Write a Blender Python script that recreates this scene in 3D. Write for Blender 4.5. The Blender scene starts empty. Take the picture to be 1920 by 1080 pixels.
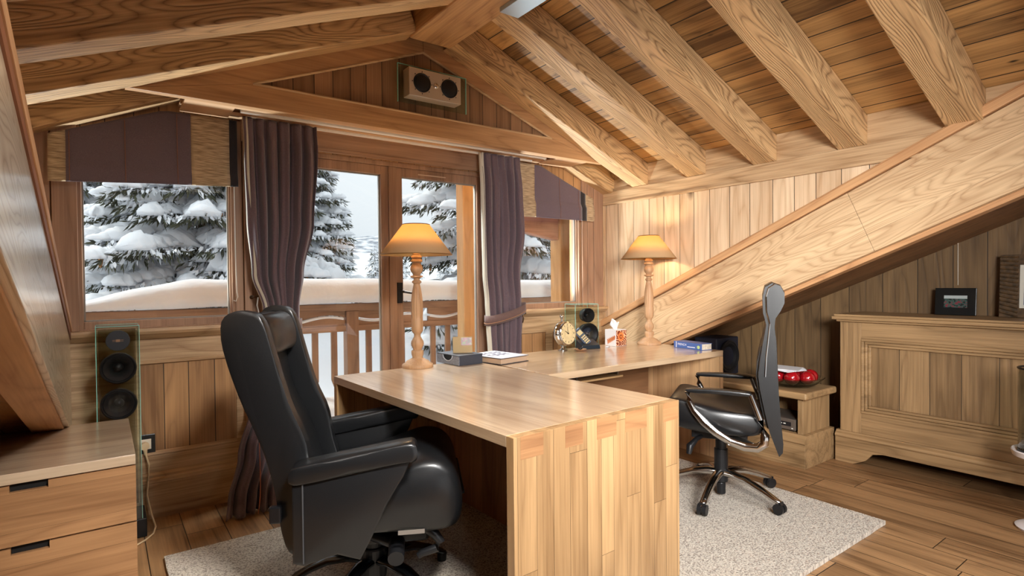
import bpy, bmesh, math, random
from mathutils import Matrix, Vector, noise
import numpy as np

# ------------------------------------------------------------------ scene, camera, light
S = bpy.context.scene
COL = S.collection
PI = math.pi
S.view_settings.view_transform = 'Standard'
S.view_settings.look = 'None'
S.view_settings.exposure = 0.42
S.view_settings.gamma = 1.0
S.view_settings.use_curve_mapping = False
S.cycles.max_bounces = 10
S.cycles.diffuse_bounces = 6
S.cycles.glossy_bounces = 4
S.cycles.transmission_bounces = 8
S.cycles.transparent_max_bounces = 12
S.cycles.use_denoising = True
S.cycles.sample_clamp_indirect = 6.0
S.cycles.caustics_reflective = False
S.cycles.caustics_refractive = False

cam = bpy.data.cameras.new('camera')
cam.sensor_width = 36.0
cam.lens = 1052.0 / 1920 * 36
cam.clip_start = 0.02
cam.clip_end = 500
camo = bpy.data.objects.new('camera', cam)
COL.objects.link(camo)
S.camera = camo


def cam_axes(yaw, pitch, roll):
    Rz = np.array([[math.cos(yaw), -math.sin(yaw), 0], [math.sin(yaw), math.cos(yaw), 0], [0, 0, 1]])
    Rx = np.array([[1, 0, 0], [0, math.cos(pitch), -math.sin(pitch)], [0, math.sin(pitch), math.cos(pitch)]])
    M = Rz @ Rx
    r = np.array([1, 0, 0.]); d = np.array([0, 0, -1.]); f = np.array([0, 1., 0])
    return M @ (math.cos(roll) * r + math.sin(roll) * d), M @ (-math.sin(roll) * r + math.cos(roll) * d), M @ f


_r, _d, _f = cam_axes(math.radians(-36.13), math.radians(-.805), math.radians(.549))
camo.matrix_world = Matrix(((_r[0], -_d[0], -_f[0], 0), (_r[1], -_d[1], -_f[1], 0), (_r[2], -_d[2], -_f[2], 1.25), (0, 0, 0, 1)))

SKY = 1.2
world = bpy.data.worlds.new('overcast_sky')
S.world = world
world.use_nodes = True
wn, wl = world.node_tree.nodes, world.node_tree.links
bg = wn['Background']
bg.inputs[1].default_value = SKY
tc = wn.new('ShaderNodeTexCoord')
sep = wn.new('ShaderNodeSeparateXYZ')
wl.new(tc.outputs['Generated'], sep.inputs[0])
rmp = wn.new('ShaderNodeValToRGB')
rmp.color_ramp.elements[0].position = 0.0
rmp.color_ramp.elements[0].color = (.52, .55, .60, 1)
rmp.color_ramp.elements[1].position = .5
rmp.color_ramp.elements[1].color = (.80, .83, .87, 1)
e = rmp.color_ramp.elements.new(.12); e.color = (.60, .62, .66, 1)
nz = wn.new('ShaderNodeTexNoise'); nz.inputs['Scale'].default_value = 2.5; nz.inputs['Detail'].default_value = 3
wl.new(tc.outputs['Generated'], nz.inputs['Vector'])
ma = wn.new('ShaderNodeMath'); ma.operation = 'MULTIPLY_ADD'; ma.inputs[1].default_value = .35; ma.inputs[2].default_value = -.17
wl.new(nz.outputs['Fac'], ma.inputs[0])
ad = wn.new('ShaderNodeMath'); ad.operation = 'ADD'
wl.new(sep.outputs['Z'], ad.inputs[0]); wl.new(ma.outputs[0], ad.inputs[1])
wl.new(ad.outputs[0], rmp.inputs[0]); wl.new(rmp.outputs[0], bg.inputs[0])


def light(name, kind, loc, energy, color=(1, 1, 1), size=1, size_y=None, rot=None, target=None, angle=None):
    L = bpy.data.lights.new(name, kind)
    L.energy = energy
    L.color = color
    if kind == 'AREA':
        L.size = size
        if size_y:
            L.shape = 'RECTANGLE'; L.size_y = size_y
    elif kind == 'SUN':
        L.angle = angle
    else:
        L.shadow_soft_size = size
    o = bpy.data.objects.new(name, L)
    COL.objects.link(o)
    o.location = loc
    if target is not None:
        o.rotation_euler = (Vector(target) - Vector(loc)).to_track_quat('-Z', 'Y').to_euler()
    return o


# soft sun behind thin cloud, coming in over the balcony
light('hazy_sun', 'SUN', (0, 8, 9), 1.6, (1, .95, .88), target=(2.0, 4.2, 3.2), angle=math.radians(12))
# added soft fill from above, behind the camera
light('rear_fill_light', 'AREA', (1.6, -1.0, 2.35), 28, (.95, .97, 1), size=2.0, size_y=1.2, target=(2.0, .5, 0)).data.spread = math.radians(88)
# added low fill behind the camera, lifting the undersides of the roof timbers
light('low_fill_light', 'AREA', (1.9, -.5, .30), 7, (.94, .97, 1), size=2.4, size_y=1.2, target=(2.1, .9, 2.6))
# added fill hidden under the balcony eave, boosting daylight through the door
light('eave_fill_light', 'AREA', (1.55, 3.86, 2.34), 62, (.93, .97, 1), size=2.3, size_y=.14, target=(1.9, 2.2, .0)).data.spread = math.radians(110)
# added spots hidden below the two side windows, in place of snow glare
for gx, ge in ((.25, 120), (2.95, 170)):
    go = light('snow_glare_fill', 'SPOT', (gx, 3.86, .80), ge, (.93, .97, 1), size=.08, target=(gx + .15, 2.75, 2.2))
    go.data.spot_size = math.radians(84)
    go.data.spot_blend = .5
# added overhead fill to lift the dim left side of the room
light('left_fill_light', 'AREA', (.72, .15, 2.50), 30, (1, .97, .92), size=.5, size_y=.28, target=(.45, 2.6, .0)).data.spread = math.radians(84)
# added fill from behind left, brightening the right-hand plank wall
light('right_wall_fill_light', 'AREA', (.35, -.9, 1.75), 24, (1, .98, .95), size=.7, size_y=.7, target=(3.6, 2.4, 1.0)).data.spread = math.radians(58)

# ------------------------------------------------------------------ materials


def lin(c):
    return tuple(((v / 255) / 12.92 if v / 255 <= .04045 else ((v / 255 + .055) / 1.055) ** 2.4) for v in c) + (1,)


MATS = {}


def new_mat(name):
    m = bpy.data.materials.new(name)
    m.use_nodes = True
    n = m.node_tree.nodes
    return m, n, m.node_tree.links, n['Principled BSDF']


def plain(name, rgb, rough=.5, metal=0, coat=0, spec=.5, bump=0, bscale=200, sheen=0, var=0, vscale=8, emit=None, estr=0, trans=0, ior=1.45, alpha=None):
    if name in MATS:
        return MATS[name]
    m, n, l, b = new_mat(name)
    b.inputs['Base Color'].default_value = lin(rgb)
    b.inputs['Roughness'].default_value = rough
    b.inputs['Metallic'].default_value = metal
    b.inputs['Coat Weight'].default_value = coat
    b.inputs['Coat Roughness'].default_value = .22 if coat < 1 else .03
    b.inputs['Specular IOR Level'].default_value = spec
    b.inputs['Coat IOR'].default_value = 2.0 if 0 < coat < 1 else 1.5
    b.inputs['Sheen Weight'].default_value = sheen
    b.inputs['Transmission Weight'].default_value = trans
    b.inputs['IOR'].default_value = ior
    t = n.new('ShaderNodeTexCoord')
    nz = n.new('ShaderNodeTexNoise'); nz.inputs['Scale'].default_value = vscale; nz.inputs['Detail'].default_value = 5
    l.new(t.outputs['Object'], nz.inputs['Vector'])
    if var:
        r = n.new('ShaderNodeValToRGB')
        a = lin([max(0, v * (1 - var)) for v in rgb]); c = lin([min(255, v * (1 + var)) for v in rgb])
        r.color_ramp.elements[0].position = .3; r.color_ramp.elements[0].color = a
        r.color_ramp.elements[1].position = .7; r.color_ramp.elements[1].color = c
        l.new(nz.outputs['Fac'], r.inputs[0]); l.new(r.outputs[0], b.inputs['Base Color'])
    if bump:
        n2 = n.new('ShaderNodeTexNoise'); n2.inputs['Scale'].default_value = bscale; n2.inputs['Detail'].default_value = 4
        l.new(t.outputs['Object'], n2.inputs['Vector'])
        bp = n.new('ShaderNodeBump'); bp.inputs['Strength'].default_value = bump; bp.inputs['Distance'].default_value = .01
        l.new(n2.outputs['Fac'], bp.inputs['Height']); l.new(bp.outputs[0], b.inputs['Normal'])
    if emit:
        b.inputs['Emission Color'].default_value = lin(emit); b.inputs['Emission Strength'].default_value = estr
    MATS[name] = m
    return m


AX = {'X': (0, 1, 2), 'Y': (1, 0, 2), 'Z': (2, 0, 1)}


def wood(name, dark, light_, grain='X', plank=None, rw=.26, gap=.004, rough=.5, ring=9.0, bump=.35, knots=0, coat=0, cior=1.5, pvar=.35, streak=1.0, ends=None, off=0.0):
    """timber whose grain runs along one local axis; plank=(axis, width) lays it in boards"""
    if name in MATS:
        return MATS[name]
    m, n, l, b = new_mat(name)

    def node(t, **k):
        x = n.new(t)
        for a, v in k.items():
            setattr(x, a, v)
        return x

    def mth(op, a, b_=None, c=None):
        x = node('ShaderNodeMath', operation=op)
        for i, v in enumerate((a, b_, c)):
            if v is None:
                continue
            if isinstance(v, (int, float)):
                x.inputs[i].default_value = v
            else:
                l.new(v, x.inputs[i])
        return x.outputs[0]

    tcn = node('ShaderNodeTexCoord')
    sp = node('ShaderNodeSeparateXYZ'); l.new(tcn.outputs['Object'], sp.inputs[0])
    g = AX[grain]
    u, v, w = sp.outputs[g[0]], sp.outputs[g[1]], sp.outputs[g[2]]
    cell = None
    if plank:
        pc = sp.outputs['XYZ'.index(plank[0])]
        ps = mth('ADD', mth('MULTIPLY', pc, 1.0 / plank[1]), 20.37 + off)
        vo = node('ShaderNodeTexVoronoi', voronoi_dimensions='1D', feature='F1'); vo.inputs['Scale'].default_value = 1; vo.inputs['Randomness'].default_value = .45
        vd = node('ShaderNodeTexVoronoi', voronoi_dimensions='1D', feature='DISTANCE_TO_EDGE'); vd.inputs['Scale'].default_value = 1; vd.inputs['Randomness'].default_value = .45
        l.new(ps, vo.inputs['W']); l.new(ps, vd.inputs['W'])
        wn_ = node('ShaderNodeTexWhiteNoise', noise_dimensions='3D')
        l.new(vo.outputs['Color'], wn_.inputs['Vector'])
        cell = wn_.outputs['Value']
        edge = mth('MULTIPLY', vd.outputs['Distance'], plank[1])
        gapm = mth('LESS_THAN', edge, gap * .5)
        if ends:
            # boards butt end to end: joints staggered along the grain
            q = mth('ADD', mth('MULTIPLY', u, 1.0 / ends), mth('MULTIPLY', cell, 7.3))
            fr = mth('FRACT', q)
            dd = mth('MULTIPLY', mth('MINIMUM', fr, mth('SUBTRACT', 1.0, fr)), ends)
            gapm = mth('MAXIMUM', gapm, mth('LESS_THAN', dd, gap * .5))
            wn2 = node('ShaderNodeTexWhiteNoise', noise_dimensions='2D')
            cx = node('ShaderNodeCombineXYZ'); l.new(cell, cx.inputs[0]); l.new(mth('FLOOR', q), cx.inputs[1])
            l.new(cx.outputs[0], wn2.inputs['Vector'])
            cell = wn2.outputs['Value']
    if cell is not None:
        ou = mth('MULTIPLY', cell, 37.0)
        u2 = mth('ADD', u, ou); w2 = mth('ADD', w, ou)
    else:
        u2, w2 = u, w
    # growth rings: contour lines of a stretched noise field
    c1 = node('ShaderNodeCombineXYZ')
    l.new(mth('MULTIPLY', u2, .55), c1.inputs[0]); l.new(mth('MULTIPLY', v, 4.2), c1.inputs[1]); l.new(mth('MULTIPLY', w2, 4.2), c1.inputs[2])
    n1 = node('ShaderNodeTexNoise'); n1.inputs['Scale'].default_value = 1.0; n1.inputs['Detail'].default_value = 2; n1.inputs['Distortion'].default_value = .3
    l.new(c1.outputs[0], n1.inputs['Vector'])
    rings = mth('ABSOLUTE', mth('SINE', mth('MULTIPLY', n1.outputs['Fac'], ring * PI)))
    rings = mth('POWER', rings, .6)
    # fibre streaks
    c2 = node('ShaderNodeCombineXYZ')
    l.new(mth('MULTIPLY', u2, 3.0), c2.inputs[0]); l.new(mth('MULTIPLY', v, 110.0), c2.inputs[1]); l.new(mth('MULTIPLY', w2, 110.0), c2.inputs[2])
    n2 = node('ShaderNodeTexNoise'); n2.inputs['Scale'].default_value = 1.0; n2.inputs['Detail'].default_value = 4
    l.new(c2.outputs[0], n2.inputs['Vector'])
    c3 = node('ShaderNodeCombineXYZ')
    l.new(mth('MULTIPLY', u2, 1.3), c3.inputs[0]); l.new(mth('MULTIPLY', v, 9.0), c3.inputs[1]); l.new(mth('MULTIPLY', w2, 9.0), c3.inputs[2])
    n3 = node('ShaderNodeTexNoise'); n3.inputs['Scale'].default_value = 1.0; n3.inputs['Detail'].default_value = 5
    l.new(c3.outputs[0], n3.inputs['Vector'])
    fac = mth('ADD', mth('MULTIPLY', rings, rw), mth('MULTIPLY', n3.outputs['Fac'], .62))
    fac = mth('ADD', fac, mth('MULTIPLY', mth('SUBTRACT', n2.outputs['Fac'], .5), .55 * streak))
    if cell is not None:
        fac = mth('ADD', fac, mth('MULTIPLY', mth('SUBTRACT', cell, .5), pvar))
    rp = node('ShaderNodeValToRGB')
    rp.color_ramp.elements[0].position = .18; rp.color_ramp.elements[0].color = lin(dark)
    rp.color_ramp.elements[1].position = .80; rp.color_ramp.elements[1].color = lin(light_)
    l.new(fac, rp.inputs[0])
    col = rp.outputs[0]
    if knots:
        c4 = node('ShaderNodeCombineXYZ')
        l.new(mth('MULTIPLY', u2, 2.4 * knots), c4.inputs[0]); l.new(mth('MULTIPLY', v, 5.5 * knots), c4.inputs[1]); l.new(mth('MULTIPLY', w2, 5.5 * knots), c4.inputs[2])
        vk = node('ShaderNodeTexVoronoi'); vk.inputs['Scale'].default_value = 1
        l.new(c4.outputs[0], vk.inputs['Vector'])
        kr = node('ShaderNodeValToRGB')
        kr.color_ramp.elements[0].position = .03; kr.color_ramp.elements[0].color = (1, 1, 1, 1)
        kr.color_ramp.elements[1].position = .10; kr.color_ramp.elements[1].color = (0, 0, 0, 1)
        l.new(vk.outputs['Distance'], kr.inputs[0])
        mk = node('ShaderNodeMix', data_type='RGBA'); l.new(kr.outputs[0], mk.inputs['Factor'])
        l.new(col, mk.inputs['A']); mk.inputs['B'].default_value = lin([c * .42 for c in dark]); col = mk.outputs['Result']
    if plank:
        mg = node('ShaderNodeMix', data_type='RGBA'); l.new(gapm, mg.inputs['Factor'])
        l.new(col, mg.inputs['A']); mg.inputs['B'].default_value = lin([c * .28 for c in dark]); col = mg.outputs['Result']
    l.new(col, b.inputs['Base Color'])
    b.inputs['Roughness'].default_value = rough
    b.inputs['Coat Weight'].default_value = coat
    b.inputs['Coat Roughness'].default_value = .17
    b.inputs['Coat IOR'].default_value = cior
    h = mth('ADD', mth('MULTIPLY', rings, .5), mth('MULTIPLY', n2.outputs['Fac'], .8))
    if plank:
        h = mth('SUBTRACT', h, mth('MULTIPLY', gapm, 3.0))
    bp = node('ShaderNodeBump'); bp.inputs['Strength'].default_value = bump; bp.inputs['Distance'].default_value = .004
    l.new(h, bp.inputs['Height']); l.new(bp.outputs[0], b.inputs['Normal'])
    MATS[name] = m
    return m


def oak(g, **k):
    return wood('oak_' + g + ''.join(str(v) for v in k.values()), (150, 116, 80), (220, 188, 148), g, streak=1.3, **k)


def joinery(g):
    return wood('joinery_' + g, (134, 102, 80), (188, 150, 122), g, ring=6, bump=.2)


def rafter_w(g='X'):
    return wood('larch_' + g, (116, 82, 50), (216, 178, 130), g, ring=46, rw=.42, bump=.9, streak=1.2, knots=.5, rough=.55)


def deskwood(g, p=None):
    return wood('desk_oak_' + g + (p or ''), (130, 98, 64), (196, 158, 112), g, plank=((p, .075) if p else None), gap=.0012, rough=.38, bump=.08, pvar=.20, ring=5, ends=(.9 if p else None))


def desktop(g, p):
    return wood('desk_top_' + g, (176, 146, 114), (222, 194, 160), g, plank=(p, .16), gap=.001, rough=.28, bump=.04, pvar=.2, ring=7, coat=1.0, cior=2.2)


CABW = lambda g, p=None: wood('cabinet_oak_' + g + (p or ''), (114, 88, 58), (178, 144, 102), g, plank=((p, .16) if p else None), gap=.003, rough=.5, pvar=.5)
BLACK = lambda: plain('black_plastic', (22, 22, 24), .4)
LEATHER = lambda: plain('black_leather', (16, 17, 19), .42, bump=.10, bscale=420, spec=.42, coat=.22)
CHROME = lambda: plain('polished_chrome', (205, 202, 198), .12, metal=1)
GLASS_N = 'clear_glass'


def glass(name=GLASS_N, tint=(250, 253, 252), rough=0.0, refl=.08):
    """thin clear pane: mostly see-through with a fresnel mirror layer"""
    if name in MATS:
        return MATS[name]
    m, n, l, b = new_mat(name)
    out = n['Material Output']
    n.remove(b)
    tr = n.new('ShaderNodeBsdfTransparent'); tr.inputs[0].default_value = lin(tint)
    gl = n.new('ShaderNodeBsdfGlossy'); gl.inputs['Roughness'].default_value = rough
    lw = n.new('ShaderNodeLayerWeight'); lw.inputs[0].default_value = .5
    p5 = n.new('ShaderNodeMath'); p5.operation = 'POWER'; p5.inputs[1].default_value = 5
    fr = n.new('ShaderNodeMath'); fr.operation = 'MULTIPLY_ADD'; fr.inputs[1].default_value = .85; fr.inputs[2].default_value = refl * .5
    l.new(lw.outputs['Facing'], p5.inputs[0]); l.new(p5.outputs[0], fr.inputs[0])
    mx = n.new('ShaderNodeMixShader')
    l.new(fr.outputs[0], mx.inputs[0]); l.new(tr.outputs[0], mx.inputs[1]); l.new(gl.outputs[0], mx.inputs[2])
    l.new(mx.outputs[0], out.inputs[0])
    MATS[name] = m
    return m


def glass_edge():
    return plain('green_glass_edge', (150, 222, 210), .15, spec=.8)


def fabric(name, a, b_, scale=600, rough=.85, sheen=.25, stripes=None, bump=.3):
    if name in MATS:
        return MATS[name]
    m, n, l, b = new_mat(name)
    t = n.new('ShaderNodeTexCoord')
    mp = n.new('ShaderNodeMapping'); mp.inputs['Scale'].default_value = stripes or (1, 1, 1)
    l.new(t.outputs['Object'], mp.inputs[0])
    nz = n.new('ShaderNodeTexNoise'); nz.inputs['Scale'].default_value = scale; nz.inputs['Detail'].default_value = 3
    l.new(mp.outputs[0], nz.inputs['Vector'])
    r = n.new('ShaderNodeValToRGB')
    r.color_ramp.elements[0].position = .35; r.color_ramp.elements[0].color = lin(a)
    r.color_ramp.elements[1].position = .65; r.color_ramp.elements[1].color = lin(b_)
    l.new(nz.outputs['Fac'], r.inputs[0]); l.new(r.outputs[0], b.inputs['Base Color'])
    b.inputs['Roughness'].default_value = rough
    b.inputs['Sheen Weight'].default_value = sheen
    bp = n.new('ShaderNodeBump'); bp.inputs['Strength'].default_value = bump; bp.inputs['Distance'].default_value = .004
    l.new(nz.outputs['Fac'], bp.inputs['Height']); l.new(bp.outputs[0], b.inputs['Normal'])
    MATS[name] = m
    return m


# ------------------------------------------------------------------ mesh helpers
WM = {}


class G:
    def __init__(s):
        s.b = bmesh.new()

    def box(s, x0, x1, y0, y1, z0, z1, M=None):
        vs = [s.b.verts.new(Vector(p) if M is None else M @ Vector(p)) for p in
              ((x0, y0, z0), (x1, y0, z0), (x1, y1, z0), (x0, y1, z0), (x0, y0, z1), (x1, y0, z1), (x1, y1, z1), (x0, y1, z1))]
        for f in ((0, 3, 2, 1), (4, 5, 6, 7), (0, 1, 5, 4), (1, 2, 6, 5), (2, 3, 7, 6), (3, 0, 4, 7)):
            s.b.faces.new([vs[i] for i in f])
        return s

    def prism(s, pts, axis, a, b, M=None):
        """polygon pts in the plane across axis, extruded from a to b. axis X: pts=(y,z); Y: (x,z); Z: (x,y)"""
        def P(p, t):
            q = {'X': (t, p[0], p[1]), 'Y': (p[0], t, p[1]), 'Z': (p[0], p[1], t)}[axis]
            return Vector(q) if M is None else M @ Vector(q)
        lo = [s.b.verts.new(P(p, a)) for p in pts]
        hi = [s.b.verts.new(P(p, b)) for p in pts]
        s.b.faces.new(lo); s.b.faces.new(hi[::-1])
        k = len(pts)
        for i in range(k):
            s.b.faces.new((lo[i], hi[i], hi[(i + 1) % k], lo[(i + 1) % k]))
        return s

    def hexa(s, c):
        vs = [s.b.verts.new(Vector(p)) for p in c]
        for f in ((0, 3, 2, 1), (4, 5, 6, 7), (0, 1, 5, 4), (1, 2, 6, 5), (2, 3, 7, 6), (3, 0, 4, 7)):
            s.b.faces.new([vs[i] for i in f])
        return s

    def lathe(s, prof, c=(0, 0, 0), n=32, M=None, flute=None):
        """prof: list of (r, z)"""
        rings = []
        for r, z in prof:
            ring = []
            for i in range(n):
                a = 2 * PI * i / n
                rr = r
                if flute:
                    rr = r * (1 - flute(z, a))
                p = Vector((rr * math.cos(a), rr * math.sin(a), z))
                p = (M @ p if M else p) + Vector(c)
                ring.append(s.b.verts.new(p))
            rings.append(ring)
        for A, B in zip(rings, rings[1:]):
            for i in range(n):
                s.b.faces.new((A[i], A[(i + 1) % n], B[(i + 1) % n], B[i]))
        if prof[0][0] > 1e-5:
            s.b.faces.new(rings[0][::-1])
        if prof[-1][0] > 1e-5:
            s.b.faces.new(rings[-1])
        return s

    def tube(s, pts, r, n=8, closed=False, flat=1.0, up=(0, 0, 1)):
        pts = [Vector(p) for p in pts]
        k = len(pts)
        rs = r if isinstance(r, (list, tuple)) else [r] * k
        rings = []
        for i, p in enumerate(pts):
            if closed:
                d = pts[(i + 1) % k] - pts[i - 1]
            else:
                d = pts[min(i + 1, k - 1)] - pts[max(i - 1, 0)]
            d.normalize()
            U = Vector(up)
            if abs(d.dot(U)) > .97:
                U = Vector((1, 0, 0)) if abs(d.x) < .9 else Vector((0, 1, 0))
            a = d.cross(U).normalized(); b = a.cross(d).normalized()
            rings.append([s.b.verts.new(p + a * rs[i] * math.cos(2 * PI * j / n) + b * rs[i] * flat * math.sin(2 * PI * j / n)) for j in range(n)])
        seg = list(zip(rings, rings[1:])) + ([(rings[-1], rings[0])] if closed else [])
        for A, B in seg:
            for j in range(n):
                s.b.faces.new((A[j], A[(j + 1) % n], B[(j + 1) % n], B[j]))
        if not closed:
            s.b.faces.new(rings[0][::-1]); s.b.faces.new(rings[-1])
        return s

    def sphere(s, c, r, u=20, v=14, sc=(1, 1, 1), M=None):
        T = Matrix.Translation(Vector(c)) @ (M or Matrix()) @ Matrix.Diagonal((sc[0], sc[1], sc[2], 1))
        bmesh.ops.create_uvsphere(s.b, u_segments=u, v_segments=v, radius=r, matrix=T)
        return s

    def cyl(s, p0, p1, r, n=20, r2=None):
        p0, p1 = Vector(p0), Vector(p1)
        d = p1 - p0
        M = d.to_track_quat('Z', 'Y').to_matrix()
        return s.lathe([(r, 0), (r if r2 is None else r2, d.length)], p0, n, M)

    def data(s, verts, faces):
        vs = [s.b.verts.new(Vector(v)) for v in verts]
        for f in faces:
            s.b.faces.new([vs[i] for i in f])
        return s


def obj(name, g, mat, parent=None, bev=0, smooth=False, M=None, seg=2, sub=0, kind=None, label=None, local=False, solid=0, angle=40):
    bmm = g.b if isinstance(g, G) else g
    if bmm.faces:
        bmesh.ops.recalc_face_normals(bmm, faces=bmm.faces)
    if parent is not None and not local:
        bmm.transform(WM[parent.name].inverted())
    me = bpy.data.meshes.new(name)
    bmm.to_mesh(me); bmm.free()
    o = bpy.data.objects.new(name, me)
    COL.objects.link(o)
    me.materials.append(mat)
    if smooth:
        for p in me.polygons:
            p.use_smooth = True
        try:
            me.set_sharp_from_angle(angle=math.radians(angle))
        except Exception:
            pass
    if solid:
        md = o.modifiers.new('thickness', 'SOLIDIFY'); md.thickness = solid; md.offset = 0
    if bev:
        md = o.modifiers.new('edges', 'BEVEL'); md.width = bev; md.segments = seg; md.limit_method = 'ANGLE'; md.angle_limit = math.radians(35)
        if seg >= 3 or smooth:
            md.harden_normals = True
            for p in me.polygons:
                p.use_smooth = True
    if sub:
        md = o.modifiers.new('round', 'SUBSURF'); md.levels = sub; md.render_levels = sub
    if parent is not None:
        o.parent = parent
        WM[o.name] = WM[parent.name].copy()
    else:
        if M is not None:
            o.matrix_world = M
        WM[o.name] = Matrix(M) if M is not None else Matrix()
    if kind:
        o['kind'] = kind
    if label:
        o['label'] = label
    return o


def thing(name, label, cat, loc, rot=0, group=None, kind=None):
    o = bpy.data.objects.new(name, None)
    COL.objects.link(o)
    o.empty_display_size = .1
    o.location = loc
    o.rotation_euler = (0, 0, rot)
    WM[o.name] = Matrix.Translation(Vector(loc)) @ Matrix.Rotation(rot, 4, 'Z')
    o['label'] = label; o['category'] = cat
    if group:
        o['group'] = group
    if kind:
        o['kind'] = kind
    return o


def tag(o, label, cat, group=None, kind=None):
    o['label'] = label; o['category'] = cat
    if group:
        o['group'] = group
    if kind:
        o['kind'] = kind
    return o


def rebase(o, loc):
    """put a top-level mesh's origin at its base point"""
    T = Matrix.Translation(-Vector(loc))
    o.data.transform(T)
    o.location = loc
    WM[o.name] = Matrix.Translation(Vector(loc))
    return o


def st(name, g, mat, label=None, **k):
    o = obj(name, g, mat, kind='structure', **k)
    if label:
        o['label'] = label
    return o


# ------------------------------------------------------------------ room shell
XL, XR = -.28, 3.60
YW = 3.56
zr = lambda x: 3.455 - .40 * x          # underside of right-hand rafters
zl = lambda x: 2.127 + .3985 * x         # underside of left-hand rafters
XRIDGE = 1.663
DECK = .185

FLOOR = wood('floor_oak', (106, 76, 48), (184, 142, 98), 'Y', plank=('X', .172), gap=.004, rough=.42, bump=.22, pvar=.30, ends=1.7, off=.42, knots=.35, ring=6)
st('floor', G().box(-1.3, 4.6, -3.2, YW + .04, -.06, 0), FLOOR)

CEIL = wood('larch_ceiling', (100, 70, 38), (204, 158, 100), 'Y', plank=('X', .125), gap=.006, rough=.6, pvar=.5, knots=1.5, ring=6, bump=.4)
g = G()
for xa, xb, f in ((XRIDGE, 4.75, zr), (XRIDGE, -1.4, zl)):
    za, zb = f(xa) + DECK, f(xb) + DECK
    y0, y1 = -3.2, YW + .14
    g.hexa([(xa, y0, za), (xb, y0, zb), (xb, y1, zb), (xa, y1, za), (xa, y0, za + .06), (xb, y0, zb + .06), (xb, y1, zb + .06), (xa, y1, za + .06)])
st('ceiling', g, CEIL)

st('wall_back', G().box(-1.3, 4.6, -3.26, -3.2, 0, 3.0), wood('wall_boards_back', (150, 110, 74), (206, 164, 120), 'Z', plank=('X', .15)))
# window wall with its three openings
W1 = (-.10, .625, 1.013, 2.02)
DR = (.70, 2.42, .02, 2.06)
W2 = (2.56, 3.335, 1.013, 2.02)
JZ = joinery('Z'); JX = joinery('X')
PLK_B = wood('wall_boards_Z', (134, 96, 62), (200, 154, 106), 'Z', plank=('X', .115), gap=.004, pvar=.3, rough=.5, ring=7)
g = G()
y0, y1 = YW, YW + .14
for a in ((-1.3, W1[0], 0, 2.1), (W1[0], W1[1], 0, W1[2]), (W1[1], DR[0], 0, 2.1), (DR[0], DR[1], -.06, .0), (DR[1], W2[0], 0, 2.1), (W2[0], W2[1], 0, W2[2]), (W2[1], 4.75, 0, 2.1),
          (W1[0], W1[1], W1[3], 2.1), (W2[0], W2[1], W2[3], 2.1), (DR[0], DR[1], DR[3], 2.1)):
    g.box(a[0], a[1], y0, y1, a[2], a[3])
g.prism([(-1.3, 2.1), (4.75, 2.1), (4.75, 2.12), (3.5, zr(3.5) + DECK - .005), (XRIDGE, zr(XRIDGE) + DECK - .005), (-.2, zl(-.2) + DECK - .005), (-1.3, 2.12)], 'Y', y0, y1)
st('wall_window', g, PLK_B)

# wainscot: cap rail, panels, mouldings
def wainscot(n, x0, x1, px):
    gg = G()
    gg.box(x0, x1, YW - .012, YW, .84, .955)
    gg.box(x0, x1, YW - .012, YW, .235, .33)
    for a, b in px:
        gg.box(a, b, YW - .0115, YW, .33, .84)
    st('trim_%d' % n, gg, oak('X'), bev=.002)
    m = G()
    m.prism([(YW, .955), (YW, 1.012), (YW - .062, 1.012), (YW - .066, 1.0), (YW - .06, .985), (YW - .05, .978), (YW - .03, .962), (YW - .02, .955)], 'X', x0, x1)
    st('trim_%d' % (n + 1), m, oak('X'))
    b = G()
    b.prism([(YW, 0), (YW - .03, 0), (YW - .03, .185), (YW - .036, .19), (YW - .036, .205), (YW - .026, .215), (YW - .028, .228), (YW - .012, .24), (YW, .24)], 'X', x0, x1)
    st('baseboard_' + ('left' if n < 5 else 'right'), b, oak('X'))
    q = G()
    for a, b_ in zip(px, px[1:]):
        q.prism([(YW - .012, .33), (YW - .018, .335), (YW - .016, .345), (YW - .004, .352), (YW, .352), (YW, .33)], 'X', a[1], b_[0])
        q.prism([(YW - .012, .84), (YW - .018, .835), (YW - .016, .825), (YW - .004, .818), (YW, .818), (YW, .84)], 'X', a[1], b_[0])
    st('trim_%d' % (n + 2), q, oak('X'))


wainscot(1, XL, .70, [(XL, .15), (.615, .70)])
wainscot(5, 2.42, XR, [(2.42, 2.50), (2.93, 3.0), (3.52, XR)])

# vertical boards and posts of the window wall (between windows and door)
def posts(n, spans, z0=1.012, z1=2.18, mat=None, d=.022):
    gg = G()
    for a, b in spans:
        gg.box(a, b, YW - d, YW, z0, z1)
    st('trim_%d' % n, gg, mat or JZ, bev=.003)


posts(9, [(XL, -.20), (-.195, W1[0] + .005), (.62, .66), (DR[1] + .005, W2[0] - .002), (3.338, 3.395), (3.40, 3.468), (3.475, 3.59)])
gg = G(); gg.box(.665, .705, YW - .03, YW, 0, 2.18); gg.box(2.415, 2.45, YW - .03, YW, 0, 2.18)
st('trim_10', gg, JZ, bev=.003)
gg = G(); gg.box(.66, 2.46, YW - .03, YW, 2.065, 2.2); gg.box(.70, 2.42, YW - .034, YW - .03, 2.075, 2.09)
st('trim_11', gg, JX, bev=.003)


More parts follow.
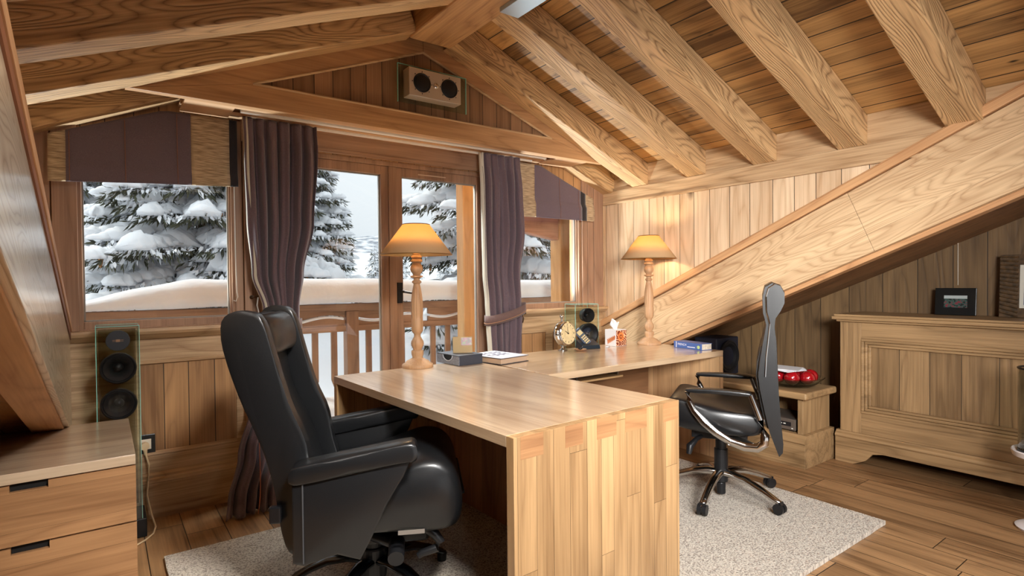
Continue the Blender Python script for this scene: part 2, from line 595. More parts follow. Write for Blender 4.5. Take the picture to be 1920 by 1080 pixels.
# ------------------------------------------------------------------ windows and the balcony door
def sash(parent, x0, x1, z0, z1, yf, w=(.07, .07, .07, .07), d=.055):
    """w = left, right, bottom, top widths"""
    f = G()
    f.box(x0, x0 + w[0], yf, yf + d, z0, z1)
    f.box(x1 - w[1], x1, yf, yf + d, z0, z1)
    f.box(x0 + w[0], x1 - w[1], yf, yf + d, z0, z0 + w[2])
    f.box(x0 + w[0], x1 - w[1], yf, yf + d, z1 - w[3], z1)
    o = obj('sash', f, JZ, parent, bev=.004)
    gk = G()
    a, b, c, e_ = x0 + w[0], x1 - w[1], z0 + w[2], z1 - w[3]
    for q in ((a, a + .007, c, e_), (b - .007, b, c, e_), (a, b, c, c + .007), (a, b, e_ - .007, e_)):
        gk.box(q[0], q[1], yf + .018, yf + .036, q[2], q[3])
    obj('glazing_seal', gk, plain('pale_seal', (150, 142, 132), .4), o)
    p = G().box(a + .002, b - .002, yf + .024, yf + .03, c + .002, e_ - .002)
    obj('pane', p, glass(), o)
    return o


for i, (w, nm) in enumerate(((W1, 'window_1'), (W2, 'window_2'))):
    t = thing(nm, ['left fixed window beside the curtain, half covered by a fabric blind', 'narrow right window in the corner beside the plank wall'][i], 'window', ((w[0] + w[1]) / 2, YW + .03, w[2]), kind='structure')
    fr = G()
    fr.box(w[0] - .0, w[0] + .02, YW + .0, YW + .1, w[2], w[3]); fr.box(w[1] - .02, w[1], YW + .0, YW + .1, w[2], w[3])
    fr.box(w[0], w[1], YW, YW + .1, w[2] - .001, w[2] + .006); fr.box(w[0], w[1], YW, YW + .1, w[3] - .02, w[3])
    obj('window_frame', fr, JZ, t, bev=.003)
    if i == 0:
        sash(t, w[0] + .0, w[1] - .0, w[2], w[3] - .02, YW + .02, (.022, .03, .044, .05))
    else:
        sash(t, w[0] + .0, w[1] - .0, w[2], w[3] - .02, YW + .02, (.045, .03, .044, .05))

t = thing('door_1', 'double glazed balcony door in brown timber with chrome lever', 'door', (1.60, YW + .03, .02), kind='structure')
fr = G()
fr.box(DR[0], DR[0] + .045, YW, YW + .1, .02, DR[3]); fr.box(DR[1] - .045, DR[1], YW, YW + .1, .02, DR[3])
fr.box(DR[0], DR[1], YW, YW + .1, DR[3] - .03, DR[3]); fr.box(DR[0], DR[1], YW, YW + .1, .0, .03)
obj('door_frame', fr, JZ, t, bev=.004)
la = sash(t, .745, 1.598, .03, 2.03, YW + .015, (.085, .075, .11, .06))
la.name = 'door_leaf'; WM[la.name] = WM[t.name].copy()
lb = sash(t, 1.602, 2.375, .03, 2.03, YW + .015, (.078, .085, .11, .06))
lb.name = 'door_leaf'; WM[lb.name] = WM[t.name].copy()
a = G().box(1.575, 1.628, YW + .0, YW + .016, .03, 2.03)
obj('cover_strip', a, JZ, t, bev=.005)
h = G()
h.box(1.632, 1.668, YW - .0, YW + .014, 1.10, 1.24)
h.tube([(1.65, YW, 1.18), (1.65, YW - .045, 1.18), (1.655, YW - .05, 1.178), (1.70, YW - .05, 1.17), (1.735, YW - .05, 1.165)], .009, 10)
obj('door_handle', h, plain('dark_steel', (92, 88, 84), .3, metal=1), t, bev=.002, label='dark steel door lever')
v = G().box(1.80, 2.02, YW + .008, YW + .016, 1.993, 2.0)
obj('vent_slot', v, plain('pale_timber_edge', (214, 190, 165), .5), t)

# ------------------------------------------------------------------ roof timbers
def sloped(name, y0, y1, x0, x1, f, depth, mat, **k):
    """beam from (x0) to (x1) with its underside on z=f(x); grain along local X"""
    p0 = Vector((x0, (y0 + y1) / 2, f(x0))); p1 = Vector((x1, (y0 + y1) / 2, f(x1)))
    d = (p1 - p0); L = d.length; d.normalize()
    yv = Vector((0, 1, 0)); zv = d.cross(yv)
    if zv.z < 0:
        yv = -yv; zv = d.cross(yv)
    M = Matrix((
        (d.x, yv.x, zv.x, p0.x), (d.y, yv.y, zv.y, p0.y), (d.z, yv.z, zv.z, p0.z), (0, 0, 0, 1)))
    return obj(name, G().box(0, L, -(y1 - y0) / 2, (y1 - y0) / 2, 0, depth), mat, M=M, **k)


RY = [3.046, 2.505, 1.966, 1.423, .881, .34, -.20, -.74, -1.28, -1.82]
wordsR = ['closest to the gable truss', 'second from the gable', 'third from the gable', 'fourth from the gable', 'ending behind the sloping plank beam', 'above the viewer', 'overhead', 'overhead', 'overhead', 'overhead']
for i, y in enumerate(RY):
    if i > 6:
        break
    yy1 = y + .158
    w = wordsR[i]
    o = sloped('rafter', y, yy1, XR + .02, 1.80, zr, .17, rafter_w(), bev=.006)
    tag(o, 'brushed larch rafter on the right-hand roof slope, ' + w, 'beam', 'rafters of the right roof slope', kind='structure')
    o = sloped('rafter', y, yy1, 1.545, XL - .05, zl, .17, rafter_w(), bev=.006)
    tag(o, 'brushed larch rafter on the left-hand roof slope, ' + w, 'beam', 'rafters of the left roof slope', kind='structure')
# wall rafters behind the truss
o = sloped('rafter', 3.42, 3.555, XR - .002, 2.55, lambda x: zr(x) - .022, .17, rafter_w(), bev=.006)
tag(o, 'short wall rafter over the right window blind', 'beam', kind='structure')
o = sloped('rafter', 3.42, 3.555, .65, XL - .05, lambda x: zl(x) - .022 - .03 * (.65 - x), .17, rafter_w(), bev=.006)
tag(o, 'short wall rafter over the left window blind', 'beam', kind='structure')

o = obj('ridge_beam', G().box(1.53, 1.815, -3.0, 3.13, 2.725, 2.99), wood('larch_ridge', (146, 104, 66), (218, 174, 124), 'Y', ring=12, bump=.5, knots=.6), bev=.01)
tag(o, 'thick ridge beam running along the top of the roof', 'beam', kind='structure')

# gable truss in front of the window wall
TY = 3.205
zt_ = lambda x: (zr(x) if x > XRIDGE else zl(x)) + .002
g = G()
g.prism([(.10, 2.175), (3.27, 2.175), (2.72, 2.30), (.66, 2.30)], 'Y', TY, TY + .05)
st('trim_12', g, wood('truss_wood', (148, 106, 70), (206, 162, 116), 'X', ring=8, bump=.3), bev=.003)
g = G()
g.prism([(3.27, 2.175), (XRIDGE, zt_(XRIDGE) + .05), (XRIDGE, 2.695), (2.72, 2.30)], 'Y', TY, TY + .05)
st('trim_13', g, wood('truss_wood', (142, 92, 58), (198, 142, 98), 'X'), bev=.003)
g = G()
g.prism([(.10, 2.175), (.66, 2.30), (XRIDGE - .002, 2.695), (XRIDGE - .002, zt_(XRIDGE - .01) + .05)], 'Y', TY, TY + .05)
st('trim_14', g, wood('truss_wood', (142, 92, 58), (198, 142, 98), 'X'), bev=.003)
g = G().prism([(.5, 2.24), (2.9, 2.24), (XRIDGE, 2.76)], 'Y', TY + .022, TY + .04)
st('wall_gable', g, wood('gable_boards', (116, 84, 58), (168, 128, 94), 'Z', plank=('X', .105), gap=.004, pvar=.35, ring=6))
g = G()
for a, b in (((.66, 2.30), (2.72, 2.30)), ((2.72, 2.30), (XRIDGE, 2.695)), ((XRIDGE, 2.695), (.66, 2.30))):
    g.tube([(a[0], TY + .004, a[1]), (b[0], TY + .004, b[1])], .008, 8)
st('trim_15', g, oak('X'))
# soffit between the truss and the wall, with the curtain-track recess
g = G()
g.prism([(.10, 2.176), (3.27, 2.176), (3.14, 2.20), (.22, 2.20)], 'Y', TY + .05, 3.24)
g.box(.35, .585, 3.24, 3.50, 2.176, 2.19); g.box(2.83, 3.12, 3.24, 3.50, 2.176, 2.19)
g.box(.585, 2.83, 3.24, 3.285, 2.176, 2.19)
g.box(.585, 2.83, 3.43, 3.53, 2.185, 2.20)
g.box(.35, 3.05, 3.24, 3.555, 2.215, 2.225)
st('trim_16', g, wood('soffit_wood', (180, 138, 102), (232, 194, 154), 'X', ring=5, bump=.15), bev=.002)
o = obj('curtain_track', G().box(.62, 2.76, 3.315, 3.345, 2.172, 2.205).box(.66, 2.72, 3.44, 3.452, 2.168, 2.185), plain('white_enamel', (236, 230, 222), .35), bev=.003)
tag(o, 'long white curtain track under the gable truss', 'curtain rail')
# small trim end mitre
# metal strap hanging from the ridge
t = thing('steel_spotlight_bar', 'brushed steel bar fixed under the ridge beam at the top edge', 'light fitting', (1.80, 2.45, 2.72))
obj('bar', G().box(1.76, 1.885, 1.75, 2.50, 2.700, 2.725), plain('brushed_steel', (176, 190, 200), .38, metal=.5), t, bev=.002)
obj('housing', G().box(1.765, 1.88, 1.80, 2.49, 2.7255, 2.76), BLACK(), t, bev=.002)

# ------------------------------------------------------------------ right wall, plate, blocking, sloping beam
bt = lambda y: .889 + .4544 * (3.534 - y)        # top edge of the sloping beam
bl = lambda y: .738 + .433 * (2.89 - y)          # bottom edge
PLK_R = wood('pale_wall_boards', (192, 158, 122), (240, 214, 180), 'Z', plank=('Y', .15), gap=.004, pvar=.28, rough=.5, ring=9, knots=.4)
g = G().prism([(YW, bt(YW) - .25), (YW, 1.95), (-3.2, 1.95), (-3.2, 1.90), (1.2, 1.90)], 'X', XR, XR + .05)
st('wall_right', g, PLK_R)
g = G(); g.box(XR - .012, XR + .05, -3.2, YW - .002, 1.915, 2.016); g.box(XR - .024, XR - .01, 1.0, YW - .03, 1.897, 1.915)
st('trim_17', g, oak('Y'), bev=.003)
g = G()
for a, b in zip(RY, RY[1:]):
    g.box(XR + .006, XR + .03, b + .158, a, 2.016, zr(XR + .006) + DECK - .004)
g.box(XR + .006, XR + .03, RY[0] + .158, YW - .002, 2.016, zr(XR + .006) + DECK - .004)
st('trim_18', g, oak('Y'), bev=.002)
g = G(); g.box(3.585, 3.60, 3.53, 3.558, .9, 1.9)
st('trim_19', g, oak('Z'), bev=.003)


def slopeY(name, x0, x1, ya, yb, f, z0, z1, mat, **k):
    """member lying along the slope z=f(y) from ya down to yb; local X = grain; z0..z1 measured vertically"""
    d = Vector((0, yb - ya, f(yb) - f(ya))); L = d.length; d.normalize()
    c = abs(d.y)
    xv = Vector((1, 0, 0)); zv = d.cross(xv)
    if zv.z < 0:
        zv = -zv
    yv = zv.cross(d)
    M = Matrix(((d.x, yv.x, zv.x, 0), (d.y, yv.y, zv.y, ya), (d.z, yv.z, zv.z, f(ya)), (0, 0, 0, 1)))
    s = 1 if yv.x > 0 else -1
    g_ = G().box(0, L, min(s * x0, s * x1), max(s * x0, s * x1), z0 * c, z1 * c)
    return obj(name, g_, mat, M=M, **k)


BEAMW = wood('beam_oak', (172, 136, 100), (226, 196, 156), 'X', ring=34, rw=.34, bump=.25, rough=.42, plank=('Z', .13), gap=.0006, pvar=.16)
CAPW = wood('cap_oak', (170, 122, 82), (222, 176, 128), 'X', ring=8, bump=.15)


def beam_poly(name, label, xa, xb, yfar, ynear, top, bot, mat, **k):
    o = obj(name, G().prism([(yfar, top(yfar)), (ynear, top(ynear)), (ynear, bot(ynear)), (yfar, bot(yfar))], 'X', xa, xb), mat, **k)
    return o


# face of the beam (mesh laid along its own slope so the grain follows it)
ang = math.atan(.445)


def along(o, ya, za, sgn=1):
    """re-express a world-space mesh in a frame whose X axis follows the slope"""
    d = Vector((0, -math.cos(ang), math.sin(ang)))
    zv = Vector((0, math.sin(ang), math.cos(ang)))
    yv = zv.cross(d)
    M = Matrix(((d.x, yv.x, zv.x, 0), (d.y, yv.y, zv.y, ya), (d.z, yv.z, zv.z, za), (0, 0, 0, 1)))
    o.data.transform(M.inverted())
    o.matrix_world = M
    WM[o.name] = M.copy()
    return o


JY0, JY1 = 1.515, 1.372


def poly_x(name, pts, xa, xb, mat, **k):
    return along(obj(name, G().prism(pts, 'X', xa, xb), mat, **k), 3.5, .8)


YN = -1.6
o = poly_x('sloping_beam', [(3.555, bt(3.555) - .06), (JY0 + .001, bt(JY0) - .06), (JY1 + .001, bl(JY1) + .001), (3.555, bl(3.555))], 3.57, 3.66, BEAMW, bev=.002)
tag(o, 'lower length of the broad oak board sloping down behind the desk lamp', 'beam', kind='structure')
o = poly_x('sloping_beam', [(JY0 - .001, bt(JY0) - .06), (YN, bt(YN) - .06), (YN, bl(YN)), (JY1 - .001, bl(JY1) + .001)], 3.57, 3.66, BEAMW, bev=.002)
tag(o, 'upper length of the broad oak board above the wooden chest', 'beam', kind='structure')
o = poly_x('trim_20', [(3.555, bt(3.555)), (YN, bt(YN)), (YN, bt(YN) - .052), (3.555, bt(3.555) - .052)], 3.555, 3.66, CAPW, bev=.006, kind='structure')
o = poly_x('trim_21', [(3.555, bt(3.555) + .012), (YN, bt(YN) + .012), (YN, bt(YN) + .001), (3.555, bt(3.555) + .001)], 3.575, 3.66, CAPW, bev=.003, kind='structure')
o = poly_x('trim_22', [(3.555, bl(3.555) + .002), (YN, bl(YN) + .002), (YN, bl(YN) - .03), (3.555, bl(3.555) - .03)], 3.62, 3.70, CAPW, bev=.004, kind='structure')

# alcove under the right slope
DARKP = wood('alcove_boards', (84, 64, 42), (132, 104, 70), 'Z', plank=('Y', .20), gap=.004, pvar=.28, rough=.55)  # alcove shade partly darkened into the board colour
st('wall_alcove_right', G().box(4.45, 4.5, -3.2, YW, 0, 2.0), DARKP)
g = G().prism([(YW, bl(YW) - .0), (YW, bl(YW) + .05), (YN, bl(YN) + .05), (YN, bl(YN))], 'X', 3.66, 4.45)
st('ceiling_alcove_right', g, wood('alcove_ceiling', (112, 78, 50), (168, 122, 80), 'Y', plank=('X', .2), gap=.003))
o = poly_x('purlin_end', [(1.36, 1.515), (1.2, 1.472), (.96, 1.585), (.96, 1.72), (1.2, 1.62)], 4.34, 4.449, wood('dark_purlin', (88, 60, 38), (130, 92, 58), 'X'), kind='structure')
tag(o, 'dark timber end poking from the alcove wall above the picture frames', 'beam', kind='structure')

# left: sloping beam seen at a grazing angle, with its alcove
lt = lambda y: 1.735 - .306 * (y - 1.286)
lb_ = lambda y: 1.319 - .35 * (y - 1.198)
GLARE_OAK = wood('left_beam_oak', (158, 132, 106), (222, 204, 178), 'X', ring=44, rw=.5, bump=.5, rough=.3, streak=.7, coat=1.0, cior=2.1)  # window glare partly lightened into the oak's base colour
ang = math.atan(.33)
o = along(obj('sloping_beam', G().prism([(3.5, lt(3.5) - .085), (-1.4, lt(-1.4) - .085), (-1.4, lb_(-1.4)), (3.5, lb_(3.5))], 'X', -.24, -.132), GLARE_OAK, bev=.002), 3.5, .8)
tag(o, 'sloping oak beam on the left edge with window glare in its pale grain colour', 'beam', kind='structure')
g = G().prism([(3.5, lt(3.5) - .045), (-1.4, lt(-1.4) - .045), (-1.4, lt(-1.4) - .08), (3.5, lt(3.5) - .08)], 'X', -.24, -.128)
along(st('trim_23', g, wood('red_moulding', (110, 66, 44), (160, 104, 72), 'X')), 3.5, .8)
g = G().prism([(3.5, lt(3.5)), (-1.4, lt(-1.4)), (-1.4, lt(-1.4) - .043), (3.5, lt(3.5) - .043)], 'X', -.27, -.124)
along(st('trim_24', g, CAPW, bev=.004), 3.5, .8)
g = G().prism([(3.5, lb_(3.5)), (-1.4, lb_(-1.4)), (-1.4, lb_(-1.4) - .012), (3.5, lb_(3.5) - .012)], 'X', -.26, -.150)
along(st('trim_25', g, CAPW, bev=.003), 3.5, .8)
g = G().prism([(YW, lt(3.56) - .3), (YW, 2.15), (-3.2, 2.15), (-3.2, 2.0), (.4, 2.0)], 'X', XL - .05, XL)
st('wall_left', g, PLK_R)
g = G().prism([(YW, lb_(YW) + .03), (YW, lb_(YW) + .08), (-1.4, lb_(-1.4) + .08), (-1.4, lb_(-1.4) + .03)], 'X', -1.1, -.24)
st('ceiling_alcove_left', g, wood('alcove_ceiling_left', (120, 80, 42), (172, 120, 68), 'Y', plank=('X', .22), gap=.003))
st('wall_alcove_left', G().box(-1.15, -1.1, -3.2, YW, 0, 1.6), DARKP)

# ------------------------------------------------------------------ rug
g = G().box(.205, 3.165, 1.165, 2.955, .001, .022)
bmesh.ops.subdivide_edges(g.b, edges=g.b.edges[:], cuts=30, use_grid_fill=True)
for v in g.b.verts:
    k = noise.noise(Vector((v.co.x * 4, v.co.y * 4, 0)))
    if v.co.z > .015:
        v.co.z += .001 * k
    v.co.x += .004 * noise.noise(Vector((v.co.y * 9, 3, v.co.x)))
    v.co.y += .004 * noise.noise(Vector((v.co.x * 9, 7, v.co.y)))
m, n, l, b = new_mat('wool_rug')
t_ = n.new('ShaderNodeTexCoord')
n1 = n.new('ShaderNodeTexNoise'); n1.inputs['Scale'].default_value = 140; n1.inputs['Detail'].default_value = 4
mpn = n.new('ShaderNodeMapping'); mpn.inputs['Scale'].default_value = (1, 1, .2); l.new(t_.outputs['Object'], mpn.inputs[0]); l.new(mpn.outputs[0], n1.inputs['Vector'])
rr = n.new('ShaderNodeValToRGB'); rr.color_ramp.elements[0].position = .33; rr.color_ramp.elements[0].color = lin((118, 100, 84)); rr.color_ramp.elements[1].position = .55; rr.color_ramp.elements[1].color = lin((208, 196, 178))
l.new(n1.outputs['Fac'], rr.inputs[0]); l.new(rr.outputs[0], b.inputs['Base Color'])
b.inputs['Roughness'].default_value = .95; b.inputs['Sheen Weight'].default_value = .2
bp = n.new('ShaderNodeBump'); bp.inputs['Strength'].default_value = .9; bp.inputs['Distance'].default_value = .012
l.new(n1.outputs['Fac'], bp.inputs['Height']); l.new(bp.outputs[0], b.inputs['Normal'])
o = obj('rug', g, m, smooth=True)
tag(rebase(o, (1.7, 2.06, 0)), 'flecked beige wool rug under the desks and chairs', 'rug')

# ------------------------------------------------------------------ desks
A1 = math.radians(2.1)
t = thing('desk', 'oak waterfall desk in front with a solid slab end facing the viewer', 'desk', (1.041, 1.426, 0), A1)
M0 = WM[t.name]
RUGZ = .0240
JOINTS = ((.028, .125), (.225, .31), (.38, .485), (.535, .66), (.765, .862))
L1 = 1.535
top = G().box(0, .869, .0384, L1, .712, .75)
o = obj('desk_top', top, desktop('Y', 'X'), t, bev=.0015, local=True)
o = obj('end_panel', G().box(.0, .869, .0, .038, RUGZ, .7498), deskwood('Z', 'X'), t, bev=.0015, local=True)
EG = wood('end_grain', (140, 98, 64), (184, 138, 94), 'X', ring=14)
for a, b in JOINTS:
    obj('finger_joint', G().box(a, b, -.0006, .01, .675, .7495), EG, t, local=True, label='dark end-grain joint block')
obj('end_panel', G().box(.0, .869, L1 - .038, L1, RUGZ, .7115), deskwood('Z', 'X'), t, bev=.0015, local=True)
obj('modesty_panel', G().box(.60, .625, .038, L1 - .038, RUGZ, .7115), wood('panel_oak', (122, 82, 56), (172, 124, 88), 'Z', plank=('Y', .11), gap=.001), t, local=True)

t = thing('desk', 'long oak desk along the back carrying the clock and tissue box', 'desk', (2.66, 2.66, 0))
x0 = 1.905
obj('desk_top', G().box(1.895, 3.462, 2.272, 3.052, .712, .75), desktop('X', 'Y'), t, bev=.0015)
obj('end_panel', G().box(3.424, 3.462, 2.272, 3.052, .001, .7115), wood('desk_oak_pale', (164, 124, 86), (220, 180, 134), 'Z', plank=('Y', .085), gap=.0012, rough=.4, bump=.08, pvar=.3, ring=5), t, bev=.0015)
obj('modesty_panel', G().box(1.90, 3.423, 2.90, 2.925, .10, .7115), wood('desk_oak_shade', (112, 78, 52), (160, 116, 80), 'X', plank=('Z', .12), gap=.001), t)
sh = G(); sh.box(2.25, 2.62, 2.42, 2.72, .640, .652)
so = obj('keyboard_shelf', sh, deskwood('X'), t, bev=.002)
for bx0 in (2.60, 2.252):
    obj('bracket', G().box(bx0, bx0 + .012, 2.45, 2.70, .6525, .7115), plain('satin_steel', (176, 176, 174), .3, metal=1), so)

# ------------------------------------------------------------------ chest of drawers (left foreground)
t = thing('drawer_unit', 'low oak drawer unit in the left alcove with cut-out drawer grips', 'drawers', (-.4, 2.93, 0))
xa, xb, ya, yb = -1.02, .092, 2.572, 3.283
obj('top', G().box(xa, xb, ya, yb, .562, .60), wood('drawer_top', (168, 140, 112), (222, 198, 168), 'X', plank=('Y', .11), gap=.0008, rough=.28, pvar=.15, bump=.04, coat=1.0, cior=2.2), t, bev=.002)  # window light on the top lightened into its wood colour
obj('carcass', G().box(xa, xb - .003, ya + .026, yb, .02, .5615), deskwood('Z'), t)
for j, (z0, z1) in enumerate(((.347, .557), (.122, .340))):
    for k, (xx0, xx1) in enumerate(((-.46, xb),)):
        gx0, gx1 = -.27, -.166
        d = G()
        d.box(xx0, xx1, ya, ya + .024, z0, z1 - .024); d.box(xx0, gx0, ya, ya + .024, z1 - .024, z1); d.box(gx1, xx1, ya, ya + .024, z1 - .024, z1)
        dr = obj('drawer', d, wood('drawer_face', (136, 96, 62), (188, 142, 98), 'X', plank=('Z', .12), gap=.0006, rough=.42, pvar=.25, bump=.1), t)
        obj('grip_recess', G().box(gx0 + .001, gx1 - .001, ya + .018, ya + .025, z1 - .023, z1 - .001), plain('dark_recess', (14, 12, 11), .8), dr)
obj('plinth', G().box(xa + .02, xb - .02, ya + .03, yb - .02, .0, .0199), BLACK(), t)
d2 = G(); d2.box(xa, -.464, ya, ya + .024, .122, .557)
obj('side_door', d2, wood('drawer_face', (0, 0, 0), (0, 0, 0)), t)

# ------------------------------------------------------------------ chairs
def frame(hub, deg, off=0):
    a = math.radians(deg)
    return Matrix(((math.cos(a), -math.sin(a), 0, hub[0]), (math.sin(a), math.cos(a), 0, hub[1]), (0, 0, 1, hub[2]), (0, 0, 0, 1)))


def loft_profile(prof, y0, y1, steps=6, crown=.0, inset=.012):
    """side profile (s,z) swept across the width, edges eased"""
    g_ = G()
    k = len(prof)
    cx = sum(p[0] for p in prof) / k; cz = sum(p[1] for p in prof) / k
    rings = []
    ys = [0, .02, .06, .5, .94, .98, 1] if steps else [0, 1]
    for t_ in ys:
        e_ = {0: 1, .02: .45, .06: 0, .5: 0, .94: 0, .98: .45, 1: 1}[t_]
        ring = []
        for p in prof:
            dx, dz = p[0] - cx, p[1] - cz
            L = math.hypot(dx, dz) or 1
            ring.append(g_.b.verts.new((p[0] - dx / L * inset * e_, y0 + (y1 - y0) * t_, p[1] - dz / L * inset * e_)))
        rings.append(ring)
    for A, B in zip(rings, rings[1:]):
        for i in range(k):
            g_.b.faces.new((A[i], A[(i + 1) % k], B[(i + 1) % k], B[i]))
    g_.b.faces.new(rings[0][::-1]); g_.b.faces.new(rings[-1])
    return g_


def smooth_poly(pts, it=2):
    """Chaikin corner cutting of a closed polygon"""
    for _ in range(it):
        out = []
        for i in range(len(pts)):
            a, b = pts[i], pts[(i + 1) % len(pts)]
            out.append((a[0] * .78 + b[0] * .22, a[1] * .78 + b[1] * .22))
            out.append((a[0] * .22 + b[0] * .78, a[1] * .22 + b[1] * .78))
        pts = out
    return pts


# --- high-backed leather armchair on the left
t = thing('office_armchair', 'high-backed black leather swivel armchair with solid padded arms', 'chair', (.868, 2.155, 0), math.radians(-27))
WM[t.name] = frame((.868, 2.155, 0), -27)
LE = LEATHER()
backp = [(-.478, 1.11), (-.476, 1.04), (-.452, .945), (-.416, .837), (-.376, .744), (-.338, .641), (-.308, .518), (-.292, .388), (-.272, .31), (-.238, .285), (-.17, .30), (-.15, .45), (-.19, .60), (-.205, .70), (-.255, .81), (-.289, .93), (-.315, 1.03), (-.335, 1.105), (-.36, 1.143), (-.42, 1.155), (-.46, 1.14)]
bolster = smooth_poly(backp, 1)
for s_ in (-1, 1):
    a, b = (-.265, -.205) if s_ < 0 else (.205, .265)
    obj('back_bolster', loft_profile(bolster, a, b, inset=.018), LE, t, smooth=True, local=True, angle=50)
midp = [(-.470, 1.125), (-.474, 1.04), (-.450, .945), (-.414, .837), (-.374, .744), (-.334, .641), (-.304, .518), (-.286, .40), (-.2, .40), (-.235, .56), (-.285, .70), (-.34, .82), (-.365, .93), (-.375, 1.03), (-.385, 1.10), (-.41, 1.135)]
obj('back_cushion', loft_profile(smooth_poly(midp, 1), -.204, .204, inset=.02), LE, t, smooth=True, local=True, angle=50)
hp = [(-.40, 1.138), (-.345, 1.12), (-.322, 1.06), (-.318, 1.0), (-.335, .975), (-.37, .985), (-.385, 1.05)]
obj('headrest', loft_profile(smooth_poly(hp, 2), -.185, .185, inset=.025), LE, t, smooth=True, local=True, angle=60)
seatp = [(-.23, .50), (.0, .535), (.12, .575), (.20, .60), (.27, .592), (.32, .55), (.345, .48), (.345, .40), (.325, .345), (.25, .325), (.10, .335), (-.2, .335)]
obj('seat', loft_profile(smooth_poly(seatp, 2), -.262, .262, inset=.03), LE, t, smooth=True, local=True, angle=60)
pip = G()
for s_ in (-1, 1):
    pip.tube([(.05, s_ * .245, .462), (.2, s_ * .247, .47), (.32, s_ * .24, .455), (.352, s_ * .2, .45)], .004, 6)
pip.tube([(.352, y_, .45) for y_ in (-.2, -.1, 0, .1, .2)], .004, 6)
obj('seat_piping', pip, LE, t, local=True, smooth=True)
for s_ in (-1, 1):
    a, b = (-.345, -.275) if s_ < 0 else (.275, .345)
    ap = [(-.235, .60), (-.235, .30), (-.20, .29), (-.09, .32), (-.015, .295), (.02, .36), (.079, .48), (.14, .58), (.165, .64), (.0, .615)]
    arm = obj('armrest', loft_profile(ap, a, b, inset=.01), LE, t, smooth=True, local=True, angle=35)
    padp = [(-.245, .600), (-.245, .575), (-.22, .565), (-.0, .60), (.150, .625), (.178, .625), (.186, .65), (.178, .683), (.155, .690), (-.02, .662), (-.21, .632), (-.238, .622)]
    obj('arm_pad', loft_profile(smooth_poly(padp, 1), a - .012, b + .012, inset=.02), LE, arm, smooth=True, local=True, angle=60)
    sm = G().tube([(-.20, a - .002 if s_ < 0 else b + .002, .575), (-.20, a - .002 if s_ < 0 else b + .002, .30)], .003, 6)
    obj('seam', sm, plain('leather_seam', (60, 60, 62), .5), arm, local=True)
und = G(); und.box(-.16, .22, -.11, .11, .235, .334); und.cyl((0, 0, .1), (0, 0, .30), .042, 24); und.cyl((0, 0, .06), (0, 0, .19), .052, 24)
obj('mechanism', und, BLACK(), t, bev=.01, local=True)
lv = G(); lv.tube([(.2, -.19, .33), (.245, -.205, .30), (.262, -.205, .275), (.25, -.205, .25), (.195, -.205, .235), (.18, -.205, .225)], [.016, .018, .018, .016, .014, .012], 10)
obj('lever', lv, BLACK(), t, local=True, smooth=True)
kb = G(); kb.cyl((.10, -.14, .255), (.10, -.235, .235), .03, 18); kb.tube([(.0, -.1, .27), (.10, -.15, .25)], .02, 10)
obj('knob', kb, BLACK(), t, local=True, smooth=True)
bk = G().box(-.325, -.285, -.285, -.262, .415, .475)
obj('back_knob', bk, plain('glossy_black', (20, 20, 22), .15), t, bev=.006, local=True)
tg = G().box(.11, .205, -.2655, -.262, .335, .350)
obj('tag', tg, plain('tag_grey', (120, 112, 104), .5), t, local=True, label='small grey tag')
lg = G()
base = plain('dark_polished_base', (96, 104, 112), .16, metal=1)
for k in range(5):
    a = math.radians(36 + 72 * k - 7)
    c, s_ = math.cos(a), math.sin(a)
    lg = G()
    lg.tube([(c * r_, s_ * r_, z_) for r_, z_ in ((.03, .135), (.10, .142), (.18, .130), (.25, .100), (.31, .068), (.335, .05))], [.030, .030, .028, .026, .024, .014], 12, flat=.62)
    q = obj('base_leg', lg, base, t, local=True, smooth=True)
    obj('foot', G().cyl((c * .318, s_ * .318, RUGZ + .001), (c * .318, s_ * .318, .062), .02, 14), BLACK(), q, local=True)

# --- slim high-back task chair on the right
t = thing('task_chair', 'slim black leather swivel chair with looped chrome arms', 'chair', (2.81, 1.86, 0), math.radians(120))
WM[t.name] = frame((2.81, 1.86, 0), 120)
px = lambda u, v_: (-.23 - (u - 1435) * .00247, 1.197 - (v_ - 540) * .00276)
bp_ = [px(*q) for q in ((1434, 536), (1429, 556), (1430, 585), (1436, 606), (1429, 640), (1422, 675), (1419, 705), (1424, 735), (1433, 775), (1442, 810), (1455, 842), (1460, 854), (1467, 846), (1468, 830), (1464, 790), (1460, 740), (1458, 690), (1456, 640), (1452, 610), (1454, 594), (1464, 580), (1471, 566), (1471, 548), (1463, 534), (1448, 529))]
bo = obj('backrest', loft_profile(bp_, -.215, .215, inset=.006), LE, t, smooth=True, local=True, angle=35)
cush = [px(*q) for q in ((1428, 640), (1419, 675), (1415, 705), (1420, 738), (1428, 775), (1437, 805), (1442, 806), (1436, 770), (1430, 735), (1428, 700), (1432, 660))]
obj('back_pad', loft_profile(smooth_poly(cush, 1), -.19, .19, inset=.006), LE, bo, smooth=True, local=True, angle=60)
for s_ in (-.218, .218):
    eg = G()
    eg.tube([(px(*q)[0], s_, px(*q)[1]) for q in ((1452, 533), (1441, 540), (1436, 556), (1437, 585), (1443, 606), (1440, 635), (1436, 670), (1434, 705))], .004, 6)
    obj('chrome_edging', eg, CHROME(), bo, local=True)
sp_ = [(-.20, .545), (-.05, .555), (.10, .580), (.20, .605), (.25, .60), (.272, .56), (.265, .50), (.24, .45), (.12, .425), (-.05, .415), (-.20, .43), (-.225, .48)]
obj('seat', loft_profile(smooth_poly(sp_, 2), -.235, .235, inset=.03), LE, t, smooth=True, local=True, angle=60)
